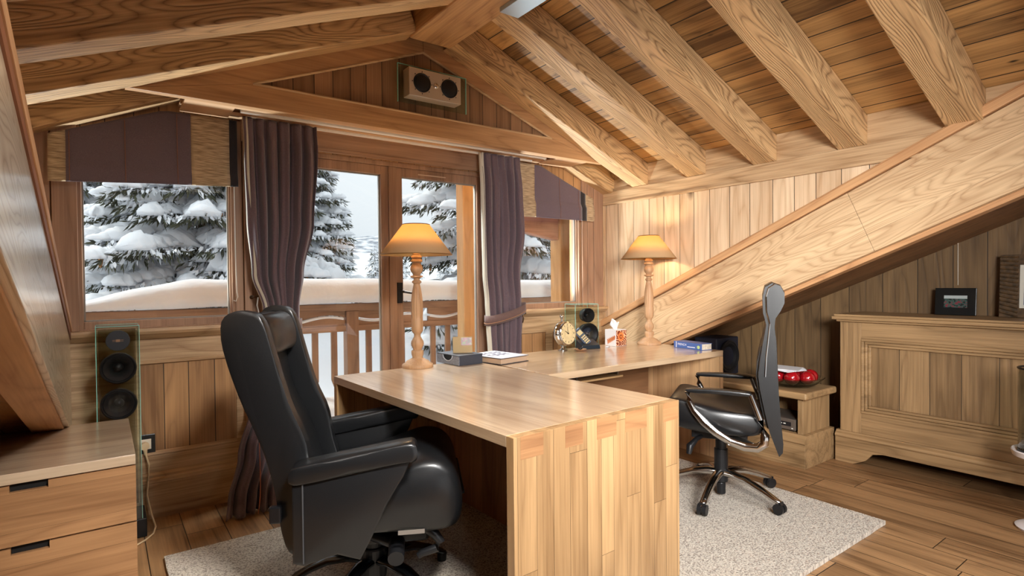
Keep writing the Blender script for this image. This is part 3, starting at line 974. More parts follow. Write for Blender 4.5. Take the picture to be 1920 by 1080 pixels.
for s_ in (-1, 1):
    y_ = s_ * .268
    lp = [(.150, .650), (.142, .60), (.118, .55), (.07, .495), (.01, .445), (-.06, .405), (-.13, .385), (-.19, .385), (-.222, .41), (-.226, .45), (-.205, .53), (-.18, .60), (-.160, .655)]
    ar = obj('armrest', G().tube([(a, y_, b) for a, b in lp], [.012] * 3 + [.015] * 3 + [.017] * 4 + [.013] * 3, 10, flat=1.35), CHROME(), t, smooth=True, local=True)
    pd = loft_profile(smooth_poly([(.16, .655), (.155, .668), (0, .674), (-.15, .668), (-.168, .655), (-.14, .647), (0, .650), (.13, .648)], 1), y_ - .026, y_ + .026, inset=.005)
    obj('arm_pad', pd, LE, ar, smooth=True, local=True, angle=60)
    br_ = G().tube([(-.17, y_, .40), (-.13, y_ * .75, .395), (-.05, y_ * .35, .385)], [.014, .02, .024], 10, flat=.5)
    obj('arm_bracket', br_, plain('satin_aluminium', (176, 172, 166), .35, metal=1), ar, smooth=True, local=True)
me_ = G(); me_.box(-.14, .15, -.09, .09, .36, .425); me_.cyl((0, 0, .105), (0, 0, .37), .03, 24); me_.cyl((0, 0, .105), (0, 0, .29), .037, 24); me_.cyl((0, 0, .035), (0, 0, .10), .024, 20)
obj('gas_column', me_, BLACK(), t, bev=.004, local=True)
lv = G(); lv.tube([(.08, .06, .375), (.12, .12, .36), (.15, .17, .33), (.155, .18, .29)], [.012, .013, .02, .013], 10)
obj('lever', lv, BLACK(), t, local=True, smooth=True)
for k in range(5):
    a = math.radians(198 + 72 * k - 120)
    c, s_ = math.cos(a), math.sin(a)
    lg = G().tube([(c * r_, s_ * r_, z_) for r_, z_ in ((.02, .155), (.07, .160), (.15, .150), (.24, .122), (.31, .094), (.338, .083), (.345, .070))], [.028, .027, .023, .021, .020, .018, .014], 12, flat=.8)
    q = obj('base_leg', lg, CHROME(), t, local=True, smooth=True)
    zz = RUGZ + .004 + .027
    w_ = G()
    for o_ in (-.014, .014):
        w_.cyl((c * .34 - s_ * (o_ - .009), s_ * .34 + c * (o_ - .009), zz), (c * .34 - s_ * (o_ + .009), s_ * .34 + c * (o_ + .009), zz), .0275, 20)
    w_.box(-.012, .012, -.016, .016, .028, .048, M=Matrix.Translation((c * .34, s_ * .34, zz - .012)) @ Matrix.Rotation(a, 4, 'Z'))
    obj('caster', w_, BLACK(), q, local=True, smooth=True)

# ------------------------------------------------------------------ table lamps
WOODLAMP = wood('turned_lamp_wood', (150, 112, 78), (206, 166, 126), 'Z', ring=6, bump=.2, rough=.55)
m, n, l, b = new_mat('parchment_shade')
n.remove(b)
out = n['Material Output']
df = n.new('ShaderNodeBsdfDiffuse'); df.inputs[0].default_value = lin((206, 180, 142))
tl = n.new('ShaderNodeBsdfTranslucent'); tl.inputs[0].default_value = lin((244, 212, 162))
mx = n.new('ShaderNodeMixShader'); mx.inputs[0].default_value = .42
l.new(df.outputs[0], mx.inputs[1]); l.new(tl.outputs[0], mx.inputs[2]); l.new(mx.outputs[0], out.inputs[0])
SHADE = m


def lampthing(label, x, y):
    t = thing('table_lamp', label, 'lamp', (x, y, .7505), 0, 'pair of turned wooden table lamps')
    s = .000871
    P = [(102, 1042), (104, 1030), (100, 1020), (82, 1012), (74, 1000), (50, 988), (36, 980), (34, 976), (40, 955), (41, 935), (38, 930), (28, 926), (32, 915), (40, 900), (43, 885), (40, 868), (30, 852), (22, 838), (22, 822), (30, 812), (38, 800), (40, 770), (40, 720), (37, 712), (40, 690), (41, 650), (39, 600), (34, 555), (26, 510), (21, 492), (22, 486), (32, 478), (30, 468), (20, 462), (21, 450), (42, 442), (40, 434), (22, 430), (28, 418), (38, 405), (42, 388), (39, 370), (28, 354), (26, 348), (40, 340), (38, 328), (28, 322), (36, 312), (34, 304), (26, 298), (26, 288), (12, 284)]
    prof = [(a * s, (1042 - b) * s) for a, b in P]

    def fl(z, a):
        zz = 1042 - z / s
        if 505 < zz < 715:
            return .07 * (.5 + .5 * math.cos(14 * a)) * min(1, (zz - 500) / 40)
        if 715 <= zz < 800:
            return .05 * abs(math.sin(4 * a))
        if 860 < zz < 915:
            return .04 * (.5 + .5 * math.cos(10 * a))
        return 0
    obj('base', G().lathe(prof, (x, y, .7505), 84, flute=fl), WOODLAMP, t, smooth=True, angle=50)
    zb, ztp = .7505 + .652, .7505 + .826
    sg = G()
    k = 48
    rings = []
    for r_, z_ in ((.206, zb), (.076, ztp)):
        rings.append([sg.b.verts.new((x + r_ * math.cos(2 * PI * i / k), y + r_ * math.sin(2 * PI * i / k), z_)) for i in range(k)])
    for i in range(k):
        sg.b.faces.new((rings[0][i], rings[0][(i + 1) % k], rings[1][(i + 1) % k], rings[1][i]))
    sh = obj('lamp_shade', sg, SHADE, t, smooth=True, solid=.0015)
    rim = G()
    for r_, z_ in ((.207, zb), (.077, ztp)):
        rim.tube([(x + r_ * math.cos(2 * PI * i / 48), y + r_ * math.sin(2 * PI * i / 48), z_) for i in range(48)], .0028, 6, closed=True)
    obj('shade_rim', rim, plain('brass_rim', (150, 112, 66), .4, metal=.6), sh)
    c_ = G(); c_.cyl((x, y, .7505 + .655), (x, y, .7505 + .70), .014, 14)
    for i in range(3):
        a = 2 * PI * i / 3
        c_.tube([(x, y, ztp - .02), (x + .076 * math.cos(a), y + .076 * math.sin(a), ztp - .002)], .0015, 5)
    c_.tube([(x, y, .7505 + .70), (x + .03, y, .7505 + .75), (x, y, ztp - .02)], .0015, 5)
    obj('lamp_holder', c_, plain('brass', (170, 130, 70), .3, metal=1), t)
    bu = obj('bulb', G().sphere((x, y, .7505 + .735), .024, sc=(1, 1, 1.3)), plain('lit_bulb', (255, 214, 150), .5, emit=(255, 190, 110), estr=18), t, smooth=True)
    light('lamp_bulb_light', 'POINT', (x + .0, y - .0, .7505 + .775), 5.0, (1, .78, .48), size=.02)
    return t


lampthing('turned wooden lamp with a shallow cone shade standing before the balcony door', 1.473, 2.955)
lampthing('turned wooden lamp glowing in front of the sloping beam, beside the tissue box', 3.365, 2.84)

# ------------------------------------------------------------------ glass loudspeakers
def driver(parent, c, r, name='driver', tweeter=False):
    g_ = G()
    x, y, z = c
    M = Matrix.Rotation(PI / 2, 3, 'X')
    if tweeter:
        g_.lathe([(r, 0), (r, .006), (r * .96, .010), (0, .011)], c, 40, M)
        o_ = obj(name, g_, plain('dark_cone', (34, 36, 42), .55), parent, smooth=True)
        q = G().box(x - r * .45, x + r * .45, y - .0125, y - .0108, z - .0035, z - .002); q.box(x - r * .45, x + r * .45, y - .0125, y - .0108, z + .002, z + .0035); q.box(x - r * .16, x + r * .16, y - .0135, y - .0108, z - .006, z + .006)
        obj('badge', q, plain('badge_bronze', (190, 150, 120), .3, metal=.8), o_)
        return o_
    g_.lathe([(r * .9, -.05), (r, 0), (r, .008), (r * .93, .012), (r * .86, .006), (r * .82, .009), (r * .74, .004), (r * .3, -.03), (r * .27, -.022), (r * .16, -.012), (0, -.008)], c, 44, M)
    return obj(name, g_, plain('speaker_cone', (20, 20, 22), .42), parent, smooth=True, angle=60)


def glass_box(parent, x0, x1, y0, y1, z0, z1, e_=.004):
    g_ = G()
    g_.box(x0, x1, y0, y0 + e_, z0, z1); g_.box(x0, x1, y1 - e_, y1, z0, z1)
    g_.box(x0, x0 + e_, y0 + e_, y1 - e_, z0, z1); g_.box(x1 - e_, x1, y0 + e_, y1 - e_, z0, z1)
    g_.box(x0 + e_, x1 - e_, y0 + e_, y1 - e_, z1 - e_, z1)
    gl_ = obj('glass_case', g_, glass('case_glass', (250, 254, 252)), parent)
    ed = G()
    for a, b in ((x0, y0), (x1, y0), (x0, y1), (x1, y1)):
        ed.box(a - .0012, a + .0012, b - .0012, b + .0012, z0, z1)
    for a in (x0, x1):
        ed.box(a - .0012, a + .0012, y0, y1, z1 - .0012, z1 + .0012)
    for b in (y0, y1):
        ed.box(x0, x1, b - .0012, b + .0012, z1 - .0012, z1 + .0012)
    obj('glass_edges', ed, glass_edge(), gl_)
    return gl_


t = thing('glass_loudspeaker', 'tall glass-cased loudspeaker beside the drawer unit under the left window', 'loudspeaker', (.06, 3.37, 0), 0, 'pair of glass loudspeakers')
x0, x1 = -.030, .142
glass_box(t, x0, x1, 3.30, 3.475, .095, 1.045)
driver(t, (.056, 3.292, .978), .049, 'tweeter', True)
driver(t, (.056, 3.292, .845), .074, 'driver')
driver(t, (.056, 3.292, .672), .074, 'driver')
obj('base', G().box(-.05, .160, 3.294, 3.50, .002, .094), BLACK(), t, bev=.004)
obj('back_plate', G().box(-.022, .134, 3.466, 3.47, .12, 1.02), glass('smoked_glass', (226, 222, 216)), t)
t = thing('glass_loudspeaker', 'glass-cased loudspeaker in the corner behind the clock and telephone', 'loudspeaker', (3.16, 3.37, 0), math.radians(-14), 'pair of glass loudspeakers')
Mt = WM[t.name].copy()
def loc_build(fn):
    fn()
WM[t.name] = Matrix()
glass_box(t, -.105, .105, -.09, .085, .095, 1.05)
driver(t, (0.005, -.098, .962), .058, 'tweeter', False)
driver(t, (0.010, -.098, .812), .088, 'driver')
driver(t, (0.010, -.098, .62), .088, 'driver')
obj('base', G().box(-.115, .115, -.11, .10, .002, .094), BLACK(), t, bev=.004)
WM[t.name] = Mt

# gable loudspeaker
t = thing('gable_loudspeaker', 'silver twin-cone loudspeaker on a glass plate high on the gable', 'loudspeaker', (1.685, 3.2, 2.46))
obj('glass_plate', G().box(1.475, 1.965, 3.185, 3.192, 2.35, 2.585), glass('plate_glass', (232, 238, 230)), t, bev=.001)
pl_ = G()
for a, b in ((1.475, 1.478), (1.962, 1.965)):
    pl_.box(a, b, 3.184, 3.193, 2.35, 2.585)
pl_.box(1.475, 1.965, 3.184, 3.193, 2.583, 2.586)
obj('plate_edges', pl_, glass_edge(), t)
SIL = plain('silver_fascia', (206, 194, 180), .35, metal=.55)
obj('cabinet', G().box(1.512, 1.873, 3.10, 3.184, 2.375, 2.545), SIL, t, bev=.003)
for cx_ in (1.598, 1.788):
    dr = obj('driver', G().lathe([(.058, 0), (.058, .004), (.054, .006), (.050, .003), (.046, .006), (0, .004)], (cx_, 3.0995, 2.46), 44, Matrix.Rotation(PI / 2, 3, 'X')), plain('mesh_black', (14, 15, 20), .5), t, smooth=True)
    for k in range(8):
        a = 2 * PI * k / 8
        obj('screw', G().cyl((cx_ + .066 * math.cos(a), 3.1, 2.46 + .066 * math.sin(a)), (cx_ + .066 * math.cos(a), 3.097, 2.46 + .066 * math.sin(a)), .0032, 8), BLACK(), dr)
obj('tweeter', G().sphere((1.693, 3.10, 2.46), .019, sc=(1, .6, 1)), CHROME(), t, smooth=True)

# ------------------------------------------------------------------ curtains and blinds
PLUM = fabric('plum_linen', (78, 62, 70), (116, 96, 104), 420, .75, .35)
LINING = plain('pale_lining', (206, 200, 184), .85)


def interp(tab, z):
    tab = sorted(tab)
    if z <= tab[0][0]:
        return tab[0][1:]
    for a, b in zip(tab, tab[1:]):
        if z <= b[0]:
            k = (z - a[0]) / (b[0] - a[0]); k = k * k * (3 - 2 * k)
            return tuple(a[i] * (1 - k) + b[i] * k for i in range(1, len(a)))
    return tab[-1][1:]


def curtain(label, tab, folds, seed, flip, band):
    """tab rows: z, left x, right x, centre y, fold depth"""
    root = thing('curtain', label, 'curtain', ((tab[0][1] + tab[0][2]) / 2, 3.4, .01), 0, 'pair of tied-back curtains')
    rnd = random.Random(seed)
    nu, nv = 150, 110
    g_ = G()
    ph = [rnd.uniform(0, 6) for _ in range(6)]
    zs = [2.172 * i / nv + .012 * (1 - i / nv) for i in range(nv + 1)]
    grid = []
    for z in zs:
        xl, xr, yc, dep = interp(tab, z)
        row = []
        for j in range(nu + 1):
            u = j / nu
            uu = u + .012 * math.sin(9 * u + ph[0] + z * 1.3)
            f = math.sin(2 * PI * folds * uu + ph[1] + .4 * math.sin(z * 2 + ph[2])) + .35 * math.sin(2 * PI * folds * 2.3 * uu + ph[3] + z)
            f2 = noise.noise(Vector((u * 5, z * 2.2, seed)))
            pinch = 1.0
            if z > 2.06:
                f = math.copysign(abs(f) ** .5, f) * .7
            x = xl + (xr - xl) * u + .006 * math.cos(2 * PI * folds * uu + ph[1])
            y = yc + dep * (f * .55 + f2 * .5)
            if z < .06:
                y -= (.06 - z) * .8 * (.5 + .5 * math.sin(11 * u))
            row.append(g_.b.verts.new((x, min(y, 3.505), z)))
        grid.append(row)
    for A, B in zip(grid, grid[1:]):
        for j in range(nu):
            g_.b.faces.new((A[j], A[j + 1], B[j + 1], B[j]))
    obj('drape', g_, PLUM, root, smooth=True, angle=180, solid=.0025)
    # pale lining turned round the window-side edge
    e_ = G()
    pr = []
    for z in [z for z in zs if z > (.0 if flip else 1.0)]:
        xl, xr, yc, dep = interp(tab, z)
        pr.append((xl - .004, yc - dep * .25, z))
    n_ = len(pr)
    w_ = .016
    vs = [(e_.b.verts.new((p[0] - w_ * .15, p[1] + .02, p[2])), e_.b.verts.new((p[0] + w_, p[1] - .012, p[2]))) for p in pr]
    for A, B in zip(vs, vs[1:]):
        e_.b.faces.new((A[0], A[1], B[1], B[0]))
    obj('lining_edge', e_, LINING, root, solid=.003, smooth=True, label='pale lining along the curtain edge')
    # tie band
    zc, xa, xb, za, zb, yc = band
    bg_ = G()
    k = 40
    hh = .036
    lo, hi = [], []
    for i in range(k):
        a = 2 * PI * i / k
        x = (xa + xb) / 2 + (xb - xa) / 2 * math.cos(a) * 1.06
        zz = (za + zb) / 2 + (zb - za) / 2 * math.cos(a) - .012 * max(0, -math.sin(a))
        y = yc + .062 * math.sin(a)
        lo.append(bg_.b.verts.new((x, y, zz - hh))); hi.append(bg_.b.verts.new((x, y, zz + hh)))
    for i in range(k):
        bg_.b.faces.new((lo[i], lo[(i + 1) % k], hi[(i + 1) % k], hi[i]))
    bd = obj('tie_band', bg_, fabric('band_fabric', (92, 70, 68), (120, 94, 88), 420), root, smooth=True, solid=.004)
    st_ = G().tube([((xa + xb) / 2 + (xb - xa) / 2 * math.cos(2 * PI * i / k) * 1.08, yc + .0655 * math.sin(2 * PI * i / k), (za + zb) / 2 + (zb - za) / 2 * math.cos(2 * PI * i / k) - .012 * max(0, -math.sin(2 * PI * i / k)) - hh * .55) for i in range(k)], .0022, 5, closed=True)
    obj('band_stitching', st_, plain('tan_thread', (176, 128, 92), .7), bd)
    return root


c1 = curtain('plum curtain behind the leather armchair, tied back and reaching the floor', [
    (2.18, .650, 1.050, 3.40, .030), (2.0, .655, 1.052, 3.40, .045), (1.6, .665, 1.035, 3.41, .05), (1.3, .69, .975, 3.42, .045), (1.10, .745, .945, 3.42, .035), (1.02, .772, .943, 3.42, .03),
    (.92, .765, .945, 3.42, .035), (.6, .67, .965, 3.40, .05), (.3, .585, .93, 3.36, .06), (.08, .52, .86, 3.30, .06), (.0, .50, .85, 3.27, .06)], 6, 3, False, (1.0, .772, .945, 1.045, 1.0, 3.42))
c2 = curtain('plum curtain between the balcony door and the right window', [
    (2.18, 2.212, 2.580, 3.40, .030), (1.9, 2.222, 2.60, 3.40, .045), (1.6, 2.232, 2.615, 3.41, .05), (1.3, 2.245, 2.585, 3.42, .045), (1.08, 2.265, 2.60, 3.42, .035), (.95, 2.272, 2.61, 3.42, .04),
    (.7, 2.285, 2.60, 3.42, .045), (.0, 2.27, 2.62, 3.41, .05)], 5.5, 8, True, (1.0, 2.262, 2.61, .955, 1.045, 3.42))
# stripe thread on the lower left curtain
st_ = G().tube([(.735 - .09 * (1 - z / .9) + .012 * math.sin(z * 9), interp([(0, 3.27, 0), (.3, 3.36, 0), (.9, 3.42, 0)], z)[0] - .075, z) for z in [i * .04 + .02 for i in range(22)]], .002, 5)
obj('stitched_stripe', st_, plain('copper_thread', (188, 110, 74), .6), c1)

hk = thing('tieback_hook', 'dark curled tieback hook beside the left curtain', 'hook', (.70, 3.53, 1.15))
obj('hook_arm', G().tube([(.70, 3.528, 1.165), (.705, 3.47, 1.168), (.735, 3.455, 1.175), (.75, 3.46, 1.20), (.735, 3.465, 1.215), (.72, 3.46, 1.20)], .005, 8).sphere((.70, 3.524, 1.165), .012), plain('dark_bronze', (88, 74, 62), .3, metal=1), hk, smooth=True)
obj('tie_cord', G().tube([(.72, 3.456, 1.165), (.712, 3.45, 1.12), (.722, 3.445, 1.07), (.76, 3.43, 1.03)], .0035, 6), plain('silvery_cord', (200, 196, 190), .4), hk)
hk = thing('tieback_ornament', 'curled chrome tieback hook glimpsed behind the back desk', 'hook', (2.66, 3.5, .95))
obj('hook_arm', G().tube([(2.655, 3.545, .92), (2.655, 3.50, .92), (2.66, 3.49, .955), (2.645, 3.485, .985), (2.66, 3.48, 1.005), (2.675, 3.485, .985)], .006, 8), CHROME(), hk, smooth=True)


def blind(label, poly, bands, loc, lines, foldz):
    root = thing('fabric_blind', label, 'blind', loc)
    zs = [p[1] for p in poly]

    def clip(x0, x1, y):
        """part of the blind polygon between x0 and x1, as a strip with a little hang"""
        tp = lambda x: interp2([(p[0], p[1]) for p in poly if p[2] == 't'], x)
        bt_ = lambda x: interp2([(p[0], p[1]) for p in poly if p[2] == 'b'], x)
        g_ = G()
        n_ = max(2, int((x1 - x0) / .02) + 2)
        m_ = 24
        rows = []
        for i in range(n_):
            x = x0 + (x1 - x0) * i / (n_ - 1)
            col = []
            for j in range(m_ + 1):
                z = bt_(x) + (tp(x) - bt_(x)) * j / m_
                off = .0
                if z < foldz + .01:
                    off = -.016
                elif z < foldz + .05:
                    off = -.016 * (foldz + .05 - z) / .04 * -1 * -1
                off += .004 * noise.noise(Vector((x * 7, z * 9, 1)))
                col.append(g_.b.verts.new((x, y + off, z)))
            rows.append(col)
        for A, B in zip(rows, rows[1:]):
            for j in range(m_):
                g_.b.faces.new((A[j], B[j], B[j + 1], A[j + 1]))
        return g_

    for nm, x0, x1, mat, lab in bands:
        obj(nm, clip(x0, x1, loc[1]), mat, root, solid=.003, smooth=True, label=lab)
    for x in lines:
        tpz = interp2([(p[0], p[1]) for p in poly if p[2] == 't'], x); btz = interp2([(p[0], p[1]) for p in poly if p[2] == 'b'], x)
        obj('stitched_stripe', G().tube([(x, loc[1] - .006, tpz - .01), (x, loc[1] - .008, foldz + .05), (x, loc[1] - .021, foldz), (x, loc[1] - .021, btz + .004)], .0018, 5), plain('russet_thread', (142, 100, 84), .7), root)
    return root


def interp2(tab, x):
    tab = sorted(tab)
    if x <= tab[0][0]:
        return tab[0][1]
    for a, b in zip(tab, tab[1:]):
        if x <= b[0]:
            k = (x - a[0]) / (b[0] - a[0] + 1e-9)
            return a[1] * (1 - k) + b[1] * k
    return tab[-1][1]


JUTE = fabric('jute_band', (138, 116, 90), (212, 190, 156), 60, .9, .1, stripes=(.25, 1, 4.5), bump=.5)
BLK = fabric('black_band', (26, 24, 28), (44, 40, 46), 500)
PL2 = fabric('plum_blind', (94, 80, 90), (118, 104, 114), 500)
pl_ = [(-.202, 1.975, 't'), (.26, 2.158, 't'), (.30, 2.165, 't'), (.628, 2.165, 't'), (-.202, 1.745, 'b'), (.2, 1.77, 'b'), (.628, 1.79, 'b')]
blind('plum fabric blind with rough jute bands over the left window', pl_, [
    ('jute_band', -.202, -.134, JUTE, 'pale jute end band'), ('blind_cloth', -.134, .40, PL2, None), ('jute_band', .40, .588, JUTE, 'wide pale jute band'), ('dark_edge', .588, .628, BLK, 'black edge strip')], (.2, 3.485, 1.77), (.105, .335, -.12), 1.815)
pr_ = [(2.61, 2.165, 't'), (2.83, 2.160, 't'), (3.322, 1.975, 't'), (3.44, 1.93, 't'), (2.61, 1.745, 'b'), (3.408, 1.745, 'b'), (3.44, 1.76, 'b')]
blind('plum fabric blind with jute bands over the right corner window', pr_, [
    ('jute_band', 2.61, 2.775, JUTE, 'pale jute band beside the curtain'), ('blind_cloth', 2.775, 3.27, PL2, None), ('dark_edge', 3.27, 3.325, BLK, 'black strip'), ('jute_band', 3.325, 3.415, JUTE, 'pale jute end band')], (3.0, 3.485, 1.77), (3.03, 3.24), 1.84)
o = obj('blind_cord', G().tube([(.612, 3.50, 1.80), (.614, 3.50, 1.4), (.618, 3.50, 1.20), (.622, 3.50, 1.17), (.612, 3.50, 1.145), (.60, 3.50, 1.15)], .0028, 6), plain('white_bead_cord', (226, 222, 214), .5))
tag(rebase(o, (.612, 3.50, 1.15)), 'white beaded pull cord hanging beside the left window', 'cord')

# ------------------------------------------------------------------ socket and cable
t = thing('wall_socket', 'black framed wall socket beside the glass loudspeaker', 'socket', (.175, YW - .01, .395))
obj('frame', G().box(.130, .216, YW - .011, YW - .001, .345, .447), plain('socket_black', (16, 20, 24), .25), t, bev=.002)
obj('insert', G().box(.146, .197, YW - .013, YW - .0112, .369, .423), plain('socket_cream', (226, 218, 200), .35), t, bev=.001)
t = thing('power_cable', 'cream plug and cable dropping from the wall socket to the floor', 'cable', (.17, 3.4, 0))
obj('plug', G().cyl((.168, YW - .0135, .392), (.168, YW - .045, .392), .020, 20).tube([(.168, YW - .035, .385), (.170, YW - .036, .345)], [.012, .007], 10), plain('cream_plastic', (226, 200, 158), .4), t, bev=.002)
obj('cable', G().tube([(.170, YW - .036, .35), (.184, 3.49, .30), (.176, 3.475, .22), (.170, 3.47, .15), (.186, 3.45, .06), (.198, 3.42, .015), (.20, 3.38, .008), (.185, 3.30, .006), (.15, 3.24, .006), (.11, 3.20, .006)], .0045, 8), plain('cream_plastic', (0, 0, 0)), t, smooth=True)

# ------------------------------------------------------------------ chest on the right
t = thing('panelled_chest', 'long oak chest with a framed plank front under the sloping beam', 'chest', (4.25, .9, 0))
CY0, CY1 = .02, 1.685
obj('top', G().box(4.0, 4.445, CY0 - .06, 1.80, .965, .985).box(4.012, 4.445, CY0 - .05, 1.79, .985, 1.0).box(4.022, 4.44, CY0 - .04, 1.78, .95, .965), CABW('Y'), t, bev=.004)
obj('back_carcass', G().box(4.09, 4.44, CY0, 1.76, .105, .949), CABW('Z'), t)
fr = G()
obj('stile', G().box(4.05, 4.089, CY1 - .05, 1.765, .21, .949), CABW('Z'), t, bev=.002)
obj('stile', G().box(4.05, 4.089, CY0, CY0 + .10, .21, .949), CABW('Z'), t, bev=.002)
obj('rail', G().box(4.051, 4.089, CY0 + .10, CY1 - .05, .84, .949), CABW('Y'), t, bev=.002)
obj('rail', G().box(4.051, 4.089, CY0 + .10, CY1 - .05, .21, .345), CABW('Y'), t, bev=.002)
ya, yb, za, zb = CY0 + .10, CY1 - .05, .345, .84
mo = G()
for o_, d_ in ((0, .0), (.018, .010), (.036, .018)):
    x_ = 4.044 + d_
    w_ = .017
    a, b, c, e_ = ya + o_, yb - o_, za + o_, zb - o_
    mo.box(x_, 4.088, a, b, e_ - w_, e_); mo.box(x_, 4.088, a, b, c, c + w_)
    mo.box(x_, 4.088, a, a + w_, c + w_, e_ - w_); mo.box(x_, 4.088, b - w_, b, c + w_, e_ - w_)
obj('moulding', mo, CABW('Y'), t, bev=.004)
obj('front_panel', G().box(4.082, 4.0895, ya + .05, yb - .05, za + .05, zb - .05), CABW('Z', 'Y'), t)
bs = G()
bs.prism([(1.79, 0), (1.79, .165), (CY0 - .05, .165), (CY0 - .05, 0), (CY0 + .08, 0), (CY0 + .12, .03), (CY0 + .17, .09), (CY0 + .22, .103), (1.50, .103), (1.56, .09), (1.60, .04), (1.64, .018), (1.68, 0)], 'X', 4.03, 4.055)
bs.box(4.0551, 4.44, 1.765, 1.79, 0, .165)
obj('plinth', bs, CABW('Y'), t, bev=.002)
obj('base_moulding', G().prism([(4.03, .166), (4.025, .175), (4.03, .19), (4.045, .20), (4.048, .2095), (4.089, .2095), (4.089, .166)], 'Y', CY0 - .05, 1.79), CABW('Y'), t)
# ------------------------------------------------------------------ low media stand
t = thing('media_stand', 'low oak stand in the alcove corner holding the bowl of red balls', 'stand', (3.87, 2.3, 0))
Y0_, Y1_ = 1.812, 3.0
obj('plinth', G().box(3.665, 4.075, Y0_, Y1_, 0, .157), CABW('Y'), t, bev=.002)
obj('base_moulding', G().prism([(3.665, .1575), (3.66, .165), (3.672, .185), (3.690, .20), (3.690, .2145), (4.07, .2145), (4.07, .1575)], 'Y', Y0_ + .002, Y1_), CABW('Y'), t)
bd = G(); bd.box(3.695, 4.06, Y0_ + .028, Y0_ + .064, .215, .449); bd.box(4.035, 4.06, Y0_ + .064, Y1_, .215, .449); bd.box(3.695, 4.034, Y1_ - .036, Y1_, .215, .449)
obj('body', bd, CABW('Z'), t, bev=.002)
obj('top', G().box(3.655, 4.085, Y0_ - .012, Y1_, .4495, .497), CABW('Y'), t, bev=.014, seg=3)
t = thing('media_player', 'silver set-top player on the shelf of the low stand', 'player', (3.8, 2.12, .215))
obj('case', G().box(3.715, 3.98, 1.90, 2.30, .2255, .30), plain('player_silver', (140, 128, 118), .35, metal=.7), t, bev=.003)
obj('display', G().box(3.712, 3.7148, 1.93, 2.05, .250, .278), plain('player_dark', (30, 28, 30), .2), t)
for q in ((1.965, 1.98, .262, .268), (1.99, 2.005, .262, .268), (1.915, 1.925, .236, .242)):
    obj('button', G().box(3.709, 3.7118, *q), plain('button_white', (230, 228, 220), .4), t)
for q in ((3.73, 1.92), (3.73, 2.25), (3.94, 1.92), (3.94, 2.25)):
    obj('foot', G().box(q[0], q[0] + .02, q[1], q[1] + .03, .2152, .2254), BLACK(), t)

# glass bowl with red balls
BC = (3.87, 1.995, .4975)
t = thing('glass_bowl', 'wide clear glass bowl on the low stand', 'bowl', BC)
obj('bowl', G().lathe([(.10, 0), (.13, .012), (.165, .035), (.195, .068), (.199, .068), (.168, .031), (.13, .007), (.10, -.0)][:4] + [(.191, .069), (.160, .038), (.125, .017), (0.0, .008)], BC, 48), plain('bowl_glass', (240, 245, 245), .02, trans=1.0, ior=1.3), t, smooth=True)
REDM = plain('red_glass', (150, 12, 22), .08, coat=1.0, spec=.7)
pts = [(-.015, -.104, .066, 'on the right of the bowl'), (-.105, -.045, .070, 'at the front of the bowl'), (-.085, .06, .070, 'second from the front of the bowl'), (.02, .11, .067, 'at the far left of the bowl'), (.09, .02, .067, 'at the back of the bowl'), (-.004, -.006, .064, 'in the middle of the bowl'), (.08, -.078, .067, 'by the back right rim of the bowl')]
b0 = None
for (a, b_, c, w_) in pts:
    r_ = .0495
    loc = (BC[0] + a, BC[1] + b_, BC[2] + c)
    if b0 is None:
        b0 = obj('red_ball', G().sphere((0, 0, 0), r_, 28, 20), REDM, smooth=True)
        o = b0
    else:
        o = b0.copy(); COL.objects.link(o)
    o.location = loc
    tag(o, 'glossy red glass ball ' + w_, 'ball', 'red balls in the glass bowl')
mg = G()
for k in range(5):
    mg.box(-.085, .10, -.12, .12, k * .0022, k * .0022 + .0018, M=Matrix.Translation((3.80, 2.04, .6165)) @ Matrix.Rotation(.12 * k - .2, 4, 'Z') @ Matrix.Rotation(.03, 4, 'X'))
o = obj('magazine_stack', mg, plain('paper_white', (226, 228, 232), .5))
o = rebase(o, (3.80, 2.04, .617)); tag(o, 'loose sheaf of white papers lying across the red balls', 'papers')

# dark loudspeaker on the far end of the media stand
t = thing('bookshelf_loudspeaker', 'black round-fronted speaker in the shadow beyond the desk end', 'loudspeaker', (3.9, 2.62, .4975))
obj('cabinet', G().box(3.76, 4.05, 2.52, 2.72, .4975, .79), plain('navy_black', (26, 28, 40), .5), t, bev=.01)
driver(t, (3.905, 2.512, .645), .125, 'driver')

# picture frames on the chest
t = thing('picture_frame', 'small black standing frame with a snapshot on the chest', 'picture frame', (4.36, 1.21, 1.0))
Mf = Matrix.Translation((4.352, 1.213, 1.0015)) @ Matrix.Rotation(.10, 4, 'Y')
obj('frame', G().box(-.006, .006, -.107, .107, 0, .172, M=Mf).box(.006, .07, -.01, .01, 0, .008, M=Matrix.Translation((4.352, 1.213, 1.0015))), plain('frame_black', (10, 14, 16), .35), t, bev=.003)


def photo(name, cols, scale, seed):
    m_, n_, l_, b_ = new_mat(name)
    tt = n_.new('ShaderNodeTexCoord'); nn = n_.new('ShaderNodeTexNoise'); nn.inputs['Scale'].default_value = scale; nn.inputs['Detail'].default_value = 4
    mp_ = n_.new('ShaderNodeMapping'); mp_.inputs['Location'].default_value = (seed, seed, seed); l_.new(tt.outputs['Object'], mp_.inputs[0]); l_.new(mp_.outputs[0], nn.inputs['Vector'])
    r_ = n_.new('ShaderNodeValToRGB')
    r_.color_ramp.interpolation = 'CONSTANT' if len(cols) > 3 else 'LINEAR'
    els = r_.color_ramp.elements
    for i, c in enumerate(cols):
        p = .3 + .4 * i / (len(cols) - 1)
        if i < 2:
            els[i].position = p; els[i].color = lin(c)
        else:
            q = els.new(p); q.color = lin(c)
    l_.new(nn.outputs['Fac'], r_.inputs[0]); l_.new(r_.outputs[0], b_.inputs['Base Color']); b_.inputs['Roughness'].default_value = .3
    return m_


